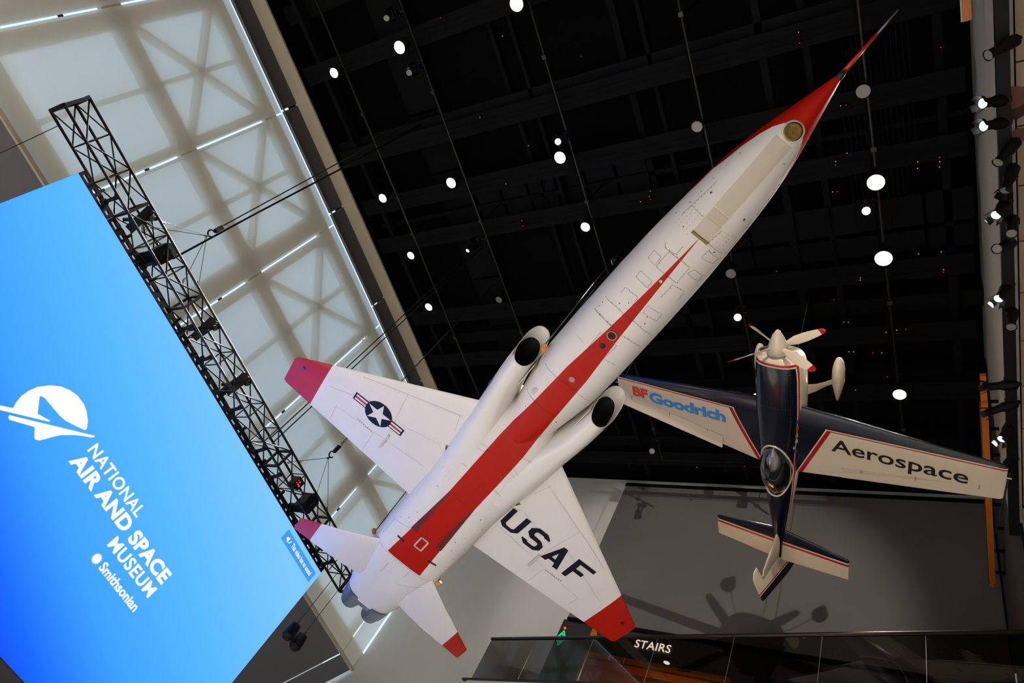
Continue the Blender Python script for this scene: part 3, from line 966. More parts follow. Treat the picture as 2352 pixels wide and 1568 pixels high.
def belly_patch(name, x0, x1, yf0, yf1, m, off=.006, nx=10, ny=6, parent=jet):
    b = MB()
    for i in range(nx + 1):
        x = x0 + (x1 - x0) * i / nx
        for j in range(ny + 1):
            a, c = yf0(x), yf1(x)
            y = a + (c - a) * j / ny
            b.v.append((x, y, zbelly(x, y) - off))
    for i in range(nx):
        for j in range(ny):
            k = i * (ny + 1) + j
            b.f.append((k, k + 1, k + ny + 2, k + ny + 1))
    o = b.build(name, m, parent, recalc=False)
    if o.data.polygons[0].normal.z > 0:
        o.data.flip_normals()
    return o


cst = lambda v: (lambda x: v)
belly_patch('nose_gear_door', 4.18, 5.22, cst(-.128), cst(.112), jbeige)
belly_patch('gear_door_step', 4.03, 4.165, cst(-.125), cst(.115), mat('jet_door_tan', (196, 184, 162), .5), .005)
belly_patch('gear_door_rear', 3.79, 4.02, cst(-.125), cst(.115), jbeige, .008)
MB().bar((3.77, -.13, zbelly(3.77, -.13) - .015), (3.77, .13, zbelly(3.77, .13) - .015), .035, .025).build('door_hinge', olive, jet)
w_m = lambda x: .27 + (-2.3 - x) * .058
belly_patch('speed_brake_well', -3.68, -2.3, lambda x: -w_m(x), lambda x: -w_m(x) + .03 + (-2.3 - x) * .07, maroon, .007)  # flat strips of darker red along the belly stripe's edges
belly_patch('speed_brake_well', -3.68, -2.3, lambda x: w_m(x) - .03 - (-2.3 - x) * .07, lambda x: w_m(x), maroon, .007)
for y0, y1 in ((-.44, -.27), (.30, .48)):
    belly_patch('brake_slot', -4.135, -4.09, cst(y0), cst(y1), duct, .009)
bz = lambda x, y, d: (x, y, zbelly(x, y) - d)
for a, b_ in (((-3.7, -.085), (-3.7, .075)), ((-3.7, .075), (-4.01, .075)), ((-4.01, .075), (-4.01, -.085)), ((-4.01, -.085), (-3.7, -.085))):
    MB().bar(bz(*a, .008), bz(*b_, .008), .03, .01).build('access_frame', jbeige, jet)
rg = MB().lathe([(0, .075), (.02, .075), (.02, .06), (0, .058)], bz(1.95, 0, -.005), (0, 0, -1), 24, False).build('beacon', seam_m, jet, smooth=True, angle=40)
MB().disc(bz(1.95, 0, .004), (0, 0, -1), .06, 20).build('beacon_lens', mat('beacon_red', (60, 8, 8), .2, spec=.2), rg)
MB().lathe([(0, .045), (.01, .042), (.02, .02)], bz(1.73, 0, 0), (.2, 0, -1), 14).build('drain_mast', duct, jet)
MB().disc(bz(.98, 0, 0), (0, 0, -1), .047, 18, .01).build('fuel_cap', seam_m, jet)
MB().disc(bz(3.01, 0, 0), (0, 0, -1), .022, 14, .006).build('drain_cap', jbeige, jet)
MB().disc(bz(.37, -.28, 0), (0, 0, -1), .062, 20, .006).build('access_cap', jbeige, jet)
SEAMS= [[(2.28,-0.42),(2.32,-0.24),(2.32,-0.08),(2.32,0.15),(2.26,0.44)],[(2.03,-0.43),(2.06,-0.33),(2.06,-0.18),(2.06,-0.05)],[(2.04,0.08),(2.05,0.2),(2.02,0.43)],[(2.93,-0.29),(2.94,-0.09),(2.82,-0.08),(2.83,-0.29),(2.93,-0.29)],[(3.43,-0.29),(3.38,-0.25),(3.41,-0.09),(3.55,-0.09)],[(3.12,-0.18),(3.38,-0.18),(3.39,0.0),(3.39,0.16),(3.12,0.17),(3.12,-0.02),(3.12,-0.18)],[(3.12,-0.33),(3.25,-0.33),(3.26,-0.21),(3.12,-0.2),(3.12,-0.33)],[(2.51,-0.3),(2.61,-0.3),(2.64,-0.09),(2.5,-0.07)],[(2.84,0.14),(3.07,0.15),(3.07,0.33),(2.9,0.35)],[(3.4,0.23),(3.37,0.37),(3.27,0.38),(3.31,0.19),(3.4,0.23)],[(2.51,0.1),(2.63,0.09),(2.63,0.32),(2.5,0.33),(2.51,0.1)],[(3.58,0.19),(3.7,0.19),(3.66,0.39),(3.57,0.36),(3.58,0.19)],[(1.57,-0.14),(1.86,-0.15),(1.86,-0.04)],[(1.58,0.33),(1.58,0.14),(1.87,0.15),(1.87,0.08)],[(1.56,-0.37),(1.57,-0.23)],[(2.03,-0.43),(2.06,-0.25),(2.05,-0.03)],[(0.8,-0.44),(0.83,-0.25),(0.84,-0.15)],[(0.86,-0.1),(0.85,0.17),(0.78,0.45)],[(0.21,-0.4),(0.26,-0.19),(0.27,0.16)],[(-3.93,-0.72),(-3.71,-0.35)],[(-1.63,0.25),(-1.68,0.55)],[(-0.75,0.2),(-0.73,0.43),(-0.85,0.69)],[(-1.16,-0.46),(-1.05,-0.47),(-1.0,-0.24),(-1.14,-0.29),(-1.16,-0.46)],[(-1.1,0.24),(-1.01,0.24),(-1.1,0.45),(-1.17,0.42),(-1.1,0.24)],[(-2.28,-0.06),(-1.65,-0.06),(-1.64,0.04),(-2.3,0.05)],[(-5.38,-0.23),(-4.92,-0.22)],[(-4.74,0.19),(-5.01,0.19)],[(-2.32,-0.2),(-2.33,0.18)],[(-3.93,0.71),(-4.56,0.7)],[(-3.94,-0.68),(-4.5,-0.68)],[(4.78,0.33),(4.58,0.35)],[(4.57,0.35),(4.37,0.37)],[(4.29,0.36),(4.09,0.39)],[(3.96,0.41),(3.74,0.41)],[(3.98,-0.38),(3.99,-0.14)],[(3.78,0.12),(4.0,0.15)],[(3.78,0.12),(3.74,0.38)]]
DOTS= [(2.39,-0.22,0.009),(2.39,0.23,0.009),(2.49,0.19,0.007),(2.49,-0.13,0.006),(3.72,0.27,0.01),(2.06,-0.32,0.004),(2.12,-0.4,0.003),(2.2,-0.4,0.003),(0.81,-0.51,0.006),(-0.7,-0.44,0.011),(0.17,0.27,0.01),(0.05,-0.25,0.006),(-2.42,-0.48,0.01),(-3.27,-0.45,0.01),(-3.53,-0.5,0.01),(-2.41,0.47,0.011),(-3.26,0.43,0.01),(-3.52,0.49,0.01),(-0.7,0.43,0.011),(-0.65,0.25,0.009),(-3.75,0.63,0.008),(-3.74,-0.62,0.006),(-2.65,0.62,0.006),(4.8,-0.3,0.007),(4.59,-0.33,0.007),(4.38,-0.35,0.007),(4.17,-0.36,0.007),(3.98,-0.38,0.007),(3.75,-0.42,0.007),(3.73,-0.25,0.009),(5.03,0.18,0.006),(4.97,0.31,0.007),(4.79,0.32,0.007),(4.58,0.35,0.007),(4.37,0.37,0.007),(4.16,0.39,0.007),(3.96,0.41,0.007),(3.72,0.27,0.009),(4.26,-0.26,0.018),(4.25,0.27,0.019)]
SEAMS += [[(-4.7, -.7), (-4.7, .7)], [(-1.62, -.6), (-1.62, -.3)], [(-5.35, .2), (-5.0, .6)], [(4.4, -.30), (3.8, -.36)], [(5.3, .2), (4.85, .29)]]
sm, sd = MB(), MB()
WSP = [(-4.66, .39), (-3.4, .32), (-2.3, .27), (-.7, .262), (1.1, .178), (2.0, .1), (2.9, .045), (3.79, .0)]


def on_stripe(x, y):
    if x < -4.66 or x > 3.79:
        return False
    for (x0, y0), (x1, y1) in zip(WSP, WSP[1:]):
        if x0 <= x <= x1:
            return abs(y) < y0 + (y1 - y0) * (x - x0) / (x1 - x0)


for pl in SEAMS:
    for a, b_ in zip(pl, pl[1:]):
        n = max(1, int(math.hypot(b_[0] - a[0], b_[1] - a[1]) / .05))
        q = [(a[0] + (b_[0] - a[0]) * k / n, a[1] + (b_[1] - a[1]) * k / n) for k in range(n + 1)]
        for u, v in zip(q, q[1:]):
            ribbon(sd if on_stripe((u[0] + v[0]) / 2, (u[1] + v[1]) / 2) else sm, [u, v], zbelly, .0055)
tag(sm.build('panel_seams', seam_m, jet, recalc=False), kind='stuff')
tag(sd.build('stripe_seams', mat('stripe_seam', (104, 16, 8), .6), jet, recalc=False), kind='stuff')
dk = mat('drain_hole', (58, 40, 36), .6)
rv = MB()
for x, y, r in DOTS:
    z = zbelly(x, y)
    if z < 5:
        rv.disc((x, y, z - .004), (0, 0, -1), max(r, .008), 10)
for pl in SEAMS:
    for a, b_ in zip(pl, pl[1:]):
        L = math.hypot(b_[0] - a[0], b_[1] - a[1])
        for k in range(int(L / .055)):
            t = k * .055 / L
            x, y = a[0] + (b_[0] - a[0]) * t + .012, a[1] + (b_[1] - a[1]) * t + .012
            z = zbelly(x, y)
            if z < 5 and random.random() < .75:
                rv.disc((x, y, z - .004), (0, 0, -1), random.choice((.0035, .0045, .006)), 5)
for i in range(90):
    x, y = random.uniform(-5.8, -1.8), random.choice((-1, 1)) * random.uniform(.42, .7)
    z = zbelly(x, y)
    if z < 5:
        rv.disc((x, y, z - .004), (0, 0, -1), random.choice((.003, .004, .006)), 5)
for i in range(150):
    x, y = 4.0 - .3 * random.random(), random.choice((-1, 1)) * random.uniform(.17, .36)
    x, y = round(x / .05) * .05, round(y / .05) * .05
    z = zbelly(x, y)
    if z < 5:
        rv.disc((x, y, z - .004), (0, 0, -1), .004, 5)
tag(rv.build('rivets', dk, jet, recalc=False), kind='stuff')
for p in ((.93, -.58, .12), (-4.95, -.79, .05), (-4.95, .79, .05)):
    o = MB().bar((p[0] - .05, p[1], p[2]), (p[0] + .06, p[1] * 1.06, p[2]), .06, .05).lathe([(-.03, .035), (.03, .035)], (p[0] + .05, p[1] * 1.06, p[2] - .02), (1, 0, .4), 8).build('hoist_lug', M['orange_lug'], jet)


def jp(x, y, z):
    return JW @ Vector((x, y, z))


a = jp(.95, -.62, .2)
rope('suspension_wire', [a, (6.45, 6.98, 15.2)], .012, 'steel', 'bright suspension wire running from the jet intake up to the shackle')
rope('suspension_wire', [a + Vector((.06, -.03, 0)), (6.52, 6.93, 15.2)], .006, 'dark_wire', 'thinner dark wire hugging the jet fuselage beside the bright one')
sh = empty('wire_shackle', 'steel shackle on the wire high above the jet intake', 'shackle', loc=(6.47, 6.96, 15.2))
MB().tube([(.06 * math.cos(t), 0, .1 + .09 * math.sin(t)) for t in [k * PI / 6 for k in range(13)]], .016, 6).build('bow', M['steel'], sh)
MB().tube([(-.07, 0, 0), (.07, 0, 0)], .018, 6).build('pin', M['steel'], sh)
MB().tube([(0, 0, .19), (0, 0, 3.0)], .01, 6).build('rope_end', M['dark_wire'], sh)
for i, (p, l) in enumerate((((-4.95, -.8, .1), 'hidden suspension wire at the jet tail on the star-wing side'), ((-4.95, .8, .1), 'hidden suspension wire at the jet tail on the lettered-wing side'))):
    q = jp(*p)
    rope('suspension_wire', [q, (q.x, q.y, 18.2)], .01, 'dark_wire', l)

# ==================================================================== AEROBATIC PLANE (hung inverted)
EW = Matrix(((-0.989573, -0.124497, -0.072423, 8.59543), (-0.138197, 0.962383, 0.233926, 2.80646), (0.040575, 0.241496, -0.969553, 11.71384), (0, 0, 0, 1)))
aero = empty('aerobatic_plane', 'small navy and white propeller plane hanging upside down', 'airplane', mw=EW)
NAVY, EWHITE, ERED = (11, 15, 28), (204, 188, 164), (160, 22, 22)
ET = [(1.34, .20, -.16, .20, 2.0), (1.32, .34, -.34, .245, 2.3), (1.26, .405, -.44, .285, 2.6), (1.1, .43, -.5, .305, 2.9), (.8, .44, -.55, .32, 3), (.3, .44, -.58, .325, 3), (-.3, .42, -.58, .325, 2.8), (-.8, .38, -.56, .325, 2.6), (-1.4, .33, -.50, .32, 2.4), (-2, .27, -.42, .30, 2.3), (-2.6, .19, -.32, .26, 2.2), (-3.1, .125, -.24, .20, 2.2), (-3.6, .075, -.18, .14, 2.2), (-3.88, .045, -.15, .1, 2.2)]
em_, ex_, ey_, ez_, elay = paint('aero_paint', EWHITE, 0.2, 0.25, .02, .35)
dz = ez_ - ex_.curve([(-3.9, .02), (-2, .08), (-.8, .13), (1.3, .17)])
mm_ = dz.mn((ex_ * -1.0) + 1.17)
elay(mm_.gt(0), NAVY)
elay((mm_ + .072).gt(0) * (mm_ + .026).lt(0), ERED)
elay(ez_.gt(-.14) * ez_.lt(-.125) * ex_.lt(-1.0), ERED)
MB().loft(body_loft(ET, .06), True, True).build('fuselage', em_, aero, smooth=True, angle=50)
enavy = mat('aero_navy', NAVY, .2, coat=1.0)
ewhite = mat('aero_white', EWHITE, .22, var=.02, coat=.9)
ered = mat('aero_red', ERED, .25, coat=.9)
# wing paint: navy leading edge, white panels with red pinstripes
em2, wx, wy, wz, wl = paint('aero_wing_paint', NAVY, 0.22, 0.2, 0, .35)
awy = wy.abs()
d1 = (wx * -1.0) - awy.curve([(.9, .09), (3.8, .06)])
d2 = (awy - (wx.curve([(-1.45, .30), (-.12, .90)]))) * .91
wl(d1.mn(d2).gt(0), EWHITE)
r1 = (d1 - .022).mn(d2 - .025).gt(0)
r2 = (d1 - .045).mn(d2 - .10).gt(0)
wl(r1 * r2.inv(), ERED)
ELE = lambda y: .30 - .08 * y
ETE = lambda y: -1.43 + .1915 * y


def ew_top(x, y):
    y = abs(y)
    le, te = ELE(y), ETE(y)
    u = min(max((x - le) / (te - le), 0), 1)
    return air_t(u) * .13 * (le - te) + .0015


for s in (-1, 1):
    w = MB().loft([section(s * y, ELE(y), ETE(y) + (.0 if y < 1.19 else .0), .13, 0, 20) for y in (.2, .7, 1.2, 2.0, 2.8, 3.5, 3.7)] + [section(s * 3.75, ELE(3.75) - .05, ETE(3.75) + .02, .06, 0, 20)], True, True).build('wing', em2, aero, smooth=True, angle=40)
    w['label'] = 'wing with red and blue lettering' if s > 0 else 'wing with black lettering'
    # aileron, drooped, along the outer trailing edge
    dr = .10 if s > 0 else -.02
    a0, a1 = 1.2, 3.72
    rings = []
    for y in (a0, 2.0, 2.9, a1):
        hx, tx = ETE(y) + .27 - .01 * y, ETE(y) - .02
        t = air_t(.75) * .13 * (ELE(y) - ETE(y)) + .004
        rings.append([(hx, s * y, t), (hx, s * y, -t), (tx, s * y, dr - .004), (tx, s * y, dr + .004)])
    al = MB().loft(rings, True, True).build('aileron', ewhite, w)
    for y in (1.55, 2.45, 3.4):
        MB().box(ETE(y) + .18, ETE(y) + .26, s * y - .008, s * y + .008, ew_top(ETE(y) + .26, y) - .02, ew_top(ETE(y) + .26, y) + .02).build('hinge', seam_m, al)
    MB().tube([(ELE(3.76) - .25, s * 3.73, 0), (ELE(3.76) - .25, s * 3.82, 0)], .02, 8).build('tip_light', M['steel'], w)
top = lambda x, y: (x, y, ew_top(x, y) + .006)
wings = [o for o in aero.children if o.name.startswith('wing')]
lred = mat('lettering_red', (206, 52, 28), .3, coat=.6)
lblue = mat('lettering_blue', (46, 134, 196), .3, coat=.6)
lblack = mat('lettering_black', (24, 22, 22), .3, coat=.6)


def wing_text(body, y0, x0, w, h, m, parent, bold, space=1.0):
    lettering('lettering', body, w, h, lambda u, v: top(x0 + v, y0 - u), m, parent, bold, space)


wing_text('BF', 3.35, -.475, .40, .265, lred, wings[0], .05, .98)
wing_text('Goodrich', 2.92, -.545, 1.83, .30, lblue, wings[0], .045, .98)
wing_text('Aerospace', -1.02, -.66, 2.22, .40, lblack, wings[1], .012, 1.0)
# canopy
gl = mat('dark_canopy', (20, 22, 26), .06, coat=1.0, spec=.8)
cr_ = []
for i in range(17):
    t = i / 16
    x = -.68 - 1.2 * t
    hw = .31 * math.sqrt(max(1e-4, 1 - abs(2 * (t - .42) / 1.16 if t > .42 else (t - .42) / .42)**2.4))
    ht = .22 * math.sin(PI * min(1, t * 1.02 + .02))**.8 + .015
    cr_.append([(x + (.05 * abs(math.sin(a))**2 if t < .5 else 0), hw * math.cos(a), .20 + (ht + .09) * math.sin(a)) for a in [PI * k / 14 for k in range(15)]])
MB().loft(cr_).build('canopy', gl, aero, smooth=True)
ce = []
for i in range(40):
    a = 2 * PI * i / 40
    x = -1.27 + .64 * math.cos(a)
    y = .315 * math.copysign(abs(math.sin(a))**.85, math.sin(a)) * (1.0 if math.cos(a) > 0 else 1.0 - .12 * abs(math.cos(a)))
    wv_, zb_2, zt_2, n_ = interp(ET, x)
    yy = min(abs(y) / wv_, .98)
    z = (zb_2 + zt_2) / 2 + (zt_2 - zb_2) / 2 * (1 - yy**n_)**(1 / n_)
    ce.append((x, y, z + .004))
ce.append(ce[0])
MB().tube(ce, .021, 6, False).build('canopy_frame', ewhite, aero, smooth=True)
# cowl rivets
rv = MB()
for i in range(34):
    for f in (-.72, .72):
        x = 1.05 - i * .055
        wv_, zb_2, zt_2, n_ = interp(ET, x)
        z = (zb_2 + zt_2) / 2 + (zt_2 - zb_2) / 2 * (1 - abs(f)**n_)**(1 / n_)
        rv.disc((x, f * wv_, z + .003), (0, f * .6, 1), .006, 5)
for xx in (1.05, .28, -.55):
    for k in range(11):
        f = -.65 + .13 * k
        wv_, zb_2, zt_2, n_ = interp(ET, xx)
        z = (zb_2 + zt_2) / 2 + (zt_2 - zb_2) / 2 * (1 - abs(f)**n_)**(1 / n_)
        rv.disc((xx, f * wv_, z + .003), (0, f * .4, 1), .006, 5)
tag(rv.build('rivets', M['steel'], aero, recalc=False), kind='stuff')
# cowl cheek intakes and spinner, propeller
for s in (-1, 1):
    ck = MB().lathe([(0, .10), (.03, .115), (.1, .11), (.2, .06)], (1.37, s * .27, .02), (-1, 0, 0), 18, False).build('cowl_inlet', ewhite, aero, smooth=True)
    MB().disc((1.355, s * .27, .02), (1, 0, 0), .085, 16, .006).build('inlet_mouth', duct, ck)
MB().lathe([(0, .185), (.05, .188), (.14, .178), (.25, .145), (.36, .1), (.44, .055), (.48, .025), (.49, .002)], (1.37, 0, .05), (1, 0, 0), 32).build('spinner', ewhite, aero, smooth=True, angle=60)
prop = empty('propeller')
prop.parent = aero
for deg in (-38, -122, 146, 55):
    a = math.radians(deg)
    d = Vector((0, math.cos(a), math.sin(a)))
    t = Vector((0, -math.sin(a), math.cos(a)))
    c0 = Vector((1.5, 0, .05))

    def bl(r, ch, tw, th):
        cdir = (Vector((1, 0, 0)) * math.sin(tw) + t * math.cos(tw))
        nd = d.cross(cdir)
        return [c0 + d * r + cdir * ch * .5 * math.cos(q) + nd * th * math.sin(q) for q in [2 * PI * k / 12 for k in range(12)]]
    st = [(.13, .06, 1.0, .024), (.22, .10, .9, .02), (.4, .18, .75, .014), (.62, .19, .6, .01), (.82, .165, .5, .008), (.92, .14, .46, .006)]
    b_ = MB().loft([bl(*q) for q in st], True, True).build('blade', ewhite, prop, smooth=True, angle=60)
    MB().loft([bl(.92, .14, .46, .006), bl(.99, .12, .44, .006), bl(1.03, .075, .43, .005), bl(1.045, .02, .43, .003)], True, True).build('blade_tip', ered, b_, smooth=True, angle=60)
gm = mat('green_mark', (40, 140, 70), .4)
flag = [mat('flag_red', (150, 24, 26), .4), mat('flag_white', (214, 206, 194), .4), mat('flag_blue', (30, 44, 92), .4)]
wv_, zb_2, zt_2, n_ = interp(ET, -.72)
for k, (dx, m_) in enumerate(((0, flag[2]), (.035, flag[1]), (.07, flag[0]))):
    f = .86
    z = (zb_2 + zt_2) / 2 + (zt_2 - zb_2) / 2 * (1 - f**n_)**(1 / n_)
    MB().bar((-.72 + dx, -f * wv_ + .0, z + .004), (-.685 + dx, -f * wv_ + .0, z + .004), .06, .004, up=(0, -.5, .8)).build('flag_mark', m_, aero)
# tail
em3, tx_, ty_, tz_, tl = paint('aero_tail_paint', NAVY, 0.22, 0.2, 0, .35)
tl(tx_.lt(-3.335), EWHITE)
tl(tx_.lt(-3.375) * tx_.gt(-3.43), ERED)
SLE = lambda y: -3.0 - .175 * y
STE = lambda y: -3.93 + .083 * y
for s in (-1, 1):
    MB().loft([section(s * y, SLE(y), STE(y), .10, .045) for y in (.02, .5, 1.0, 1.4)] + [section(s * 1.43, SLE(1.43) - .02, STE(1.43) + .01, .05, .045)], True, True).build('tailplane', em3, aero, smooth=True, angle=40)
fin = MB().loft([[(p[0], p[2], zz) for p in section(0, le, te, .12)] for zz, le, te in ((.05, -2.98, -3.84), (.3, -3.12, -3.80), (.6, -3.28, -3.74), (.93, -3.46, -3.68))], True, True).build('fin', ewhite, aero, smooth=True, angle=40)
em4, fx, fy, fz, fl_ = paint('aero_rudder_paint', EWHITE, 0.22, .9, 0)
rud = empty('rudder_post')
rud.parent = aero
rud.matrix_basis = Matrix.Translation((-3.83, 0, 0)) @ Matrix.Rotation(math.radians(20), 4, 'Z')
ff = fx - fz.curve([(-.3, -.35), (.9, -.17), (1.2, -.13)])
fl_(ff.lt(-.0), NAVY)
fl_(ff.lt(.055) * ff.gt(.025), ERED)
RL = [(-.32, .02, -.52), (.0, .03, -.50), (.5, .09, -.41), (.93, .16, -.33), (.96, .42, -.32), (1.12, .40, -.29), (1.22, .30, -.26)]
MB().loft([[(p[0], p[2], zz) for p in section(0, le, te, .09 if le < .2 else .06)] for zz, le, te in RL], True, True).build('rudder', em4, rud, smooth=True, angle=40)
MB().tube([(-3.6, 0, -.12), (-3.85, 0, -.3)], .02, 6).build('tail_spring', M['steel'], aero)
# landing gear
for s in (-1, 1):
    MB().loft([[(x + .35, s * (y), z) for x, y, z in ((.11 * k, yy - .02, zz), (0, yy, zz - .015), (-.11 * k, yy - .02, zz), (0, yy - .03, zz + .015))] for yy, zz, k in ((.38, -.42, 1.1), (.52, -.56, .8), (.62, -.72, .55), (.74, -.92, .5))], True, True).build('gear_leg', ewhite, aero, smooth=True, angle=50)
    pr = [(.53, .005, .0), (.50, .05, .055), (.42, .085, .105), (.28, .115, .15), (.1, .12, .16), (-.1, .10, .14), (-.28, .065, .10), (-.42, .03, .05), (-.48, .005, .01)]
    MB().loft([[(x + .34, s * .78 + a_ * math.cos(q), -.98 + b2 * math.sin(q)) for q in [2 * PI * k / 20 for k in range(20)]] for x, a_, b2 in pr], True, True).build('wheel_pant', ewhite, aero, smooth=True, angle=60)
    MB().lathe([(-.045, .1), (-.03, .125), (.03, .125), (.045, .1)], (.4, s * .78, -1.07), (0, 1, 0), 18).build('wheel', duct, aero, smooth=True)
# small sponsor marks on the right side
for i, (x, c) in enumerate(((-.05, (40, 60, 120)), (-.2, (180, 60, 50)), (-.38, (206, 140, 40)), (-.52, (190, 186, 176)), (-.78, (60, 70, 120)))):
    wv_, zb_2, zt_2, n_ = interp(ET, x)
    f = .93
    z = (zb_2 + zt_2) / 2 + (zt_2 - zb_2) / 2 * (1 - f**n_)**(1 / n_)
    MB().disc((x, -f * wv_ - .006, z), (0, -.8, .55), .045, 12, .002).build('sponsor_mark', mat('sponsor', c, .4), aero)


def ap(x, y, z):
    return EW @ Vector((x, y, z))


for p, l in (((-.3, 3.7, 0), 'dark wire from the red and blue lettered wing tip up to the ceiling'), ((-3.4, 0, -.12), 'dark wire from the small plane tail up to the ceiling'), ((.3, 0, -.55), 'dark wire from the small plane belly up to the ceiling')):
    q = ap(*p)
    rope('suspension_wire', [q, (q.x, q.y, 18.2)], .008, 'dark_wire', l)
q = ap(-.15, -3.78, 0)
rope('guy_wire', [q, (12.2, -.67, 12.45)], .014, 'dark_wire', 'dark guy wire from the black lettered wing tip to the side wall', 'wire')

# ==================================================================== CEILING LIGHTING
def lens_mat(name, rgb, s):
    return emis(name, rgb, s)


L_WARM = lens_mat('lamp_warm', (255, 206, 150), 14.0)
L_COOL = lens_mat('lamp_neutral', (255, 250, 240), 14.0)
L_GREEN = lens_mat('lamp_cool', (224, 255, 246), 16.0)
pipes = {'p1': (13.17, 'nearest the cream cornice'), 'p2': (10.72, 'second from the cream cornice'), 'p3': (7.45, 'passing over the jet intake'), 'p4': (4.2, 'hidden in part by the jet nose'), 'p5': (.95, 'nearest the white fascia')}
for y, l in pipes.values():
    o = empty('lighting_pipe', 'long grey lighting pipe under the black ceiling, ' + l, 'pipe', 'ceiling lighting pipes', loc=(6.0, y, 15.85))
    MB().tube([(-9.0, 0, 0), (7.4, 0, 0)], .03, 8).build('tube', M['pipe'], o, smooth=True)
    MB().box(-9, 7.4, .05, .08, .02, .05).build('cable_tray', M['black'], o)
    for k in range(5):
        MB().tube([(-8.2 + 3.6 * k, 0, 0), (-8.2 + 3.6 * k, 0, 2.35)], .014, 5).build('hanger_rod', M['charcoal'], o)
        MB().box(-8.25 + 3.6 * k, -8.15 + 3.6 * k, -.05, .05, -.05, .06).build('collar', M['pipe'], o)


def ceiling_lamp(x, y, lab, lit, r=.15, tone=(1, 1, 1), power=1.0, z=15.5, aim=None):
    o = empty('ceiling_spotlight', lab, 'spotlight', 'spotlights under the black ceiling', loc=(x, y, z))
    aim = aim or (x * .92 + .2, y * .92 + .5, -1.6)
    d = (Vector(aim) - Vector((x, y, z))).normalized()
    MB().lathe([(-.34, .05), (-.32, r * .75), (-.12, r * .95), (0.02, r * 1.12), (0.03, r * 1.02)], (0, 0, 0), d, 18, False).build('housing', M['black_metal'], o, smooth=True, angle=40)
    MB().lathe([(-.34, .05), (-.36, .02)], (0, 0, 0), d, 10).build('cap', M['black_metal'], o)
    MB().disc(d * .015, d, r, 20, .004).build('lens', lit or M['lens_off'], o)
    MB().bar((-r - .03, 0, .1), (-r - .03, 0, .3), .03, .02).bar((r + .03, 0, .1), (r + .03, 0, .3), .03, .02).bar((-r - .05, 0, .3), (r + .05, 0, .3), .03, .03).build('yoke', M['black_metal'], o)
    MB().box(-.05, .05, -.05, .05, .28, .42).build('clamp', M['black_metal'], o)
    if lit:
        lamp_light('bulb', (x + d.x * .08, y + d.y * .08, z + d.z * .08), aim, SPOT_W * power, tone, 46, .7, r * .8, o)


WARM, NEUT, COOL = (1, .88, .72), (1, .97, .93), (.92, 1, .98)
for x, y, l, m_, r, t, p in (
    (.17, 13.25, 'warm glowing ceiling spotlight nearest the cornice, highest one on left', L_WARM, .125, WARM, 1),
    (.14, 10.97, 'white glowing ceiling spotlight upper left of the dark ceiling', L_COOL, .15, NEUT, 1),
    (.13, 7.57, 'large warm ceiling spotlight cut by the top edge of picture', L_WARM, .16, WARM, 1),
    (3.69, 10.95, 'white ceiling spotlight below left of the paired lamps', L_COOL, .14, NEUT, 1),
    (3.69, 13.39, 'white ceiling spotlight beside the cornice, second from the top', L_COOL, .125, NEUT, 1),
    (5.53, 13.25, 'warm ceiling spotlight beside the cornice, third from the top', L_WARM, .115, WARM, 1),
    (7.27, 13.39, 'white ceiling spotlight beside the cornice, lowest of the row', L_COOL, .12, NEUT, 1),
    (5.53, 7.52, 'warm ceiling spotlight left of the jet fuselage middle', L_WARM, .12, WARM, 1),
    (3.67, 7.64, 'larger white ceiling spotlight of the close pair at picture centre', L_COOL, .145, NEUT, 1),
    (5.59, .95, 'big warm ceiling spotlight right of the jet nose', L_WARM, .165, WARM, 1),
    (7.32, .96, 'big greenish white ceiling spotlight above the small plane', L_GREEN, .17, COOL, 1),
    (10.9, .93, 'warm ceiling spotlight above the black lettered wing', L_WARM, .14, WARM, 1),
    (10.9, 7.5, 'white ceiling spotlight hidden behind the red and blue lettered wing', L_COOL, .12, NEUT, 1.1),  # lit out of sight to brighten the floor below the jet tail
    (10.9, 4.2, 'white ceiling spotlight hidden behind the small plane body', L_COOL, .12, NEUT, 1),  # also lit out of sight, for more floor light
):
    ceiling_lamp(x, y, l, m_, r, t, p)
for x, y, l, r in ((3.67, 4.26, 'unlit ceiling spotlight just left of the jet nose', .12), (3.71, 1.0, 'unlit ceiling spotlight right of the jet nose tip', .13), (7.28, 4.2, 'unlit ceiling spotlight right of the jet belly', .12), (7.29, 10.82, 'unlit ceiling spotlight between star wing and intake', .1)):
    ceiling_lamp(x, y, l, None, r)


def moving_head(x, y, lab, lit, aim, r=.075, z=15.35):
    o = empty('moving_head_light', lab, 'stage light', 'moving heads on the ceiling pipes', loc=(x, y, z))
    d = (Vector(aim) - Vector((x, y, z))).normalized()
    MB().box(-.12, .12, -.1, .1, .3, .42).build('base', M['black_metal'], o)
    MB().bar((-.13, 0, .3), (-.13, 0, 0), .03, .07).bar((.13, 0, .3), (.13, 0, 0), .03, .07).bar((-.145, 0, .29), (.145, 0, .29), .03, .03).build('yoke', M['black_metal'], o)
    py_ = min((v[0] for v in pipes.values()), key=lambda q: abs(q - y)) - y
    MB().bar((0, 0, .4), (0, py_, .5), .05, .05).build('clamp', M['black_metal'], o)
    MB().lathe([(-.2, .06), (-.18, .1), (.0, .1), (.1, r + .02), (.2, r + .015)], (0, 0, 0), d, 14, False).build('head', M['black_metal'], o, smooth=True, angle=40)
    MB().disc(d * .195, d, r, 16, .004).build('lens', lit or M['lens_off'], o)
    for k in range(2):
        MB().disc((-.08 + .16 * k, -.1, .36), (0, -1, 0), .012, 6, .006).build('indicator', bpy.data.materials['blue_led'] if 'blue_led' in bpy.data.materials else emis('blue_led', (60, 80, 255), .35), o)


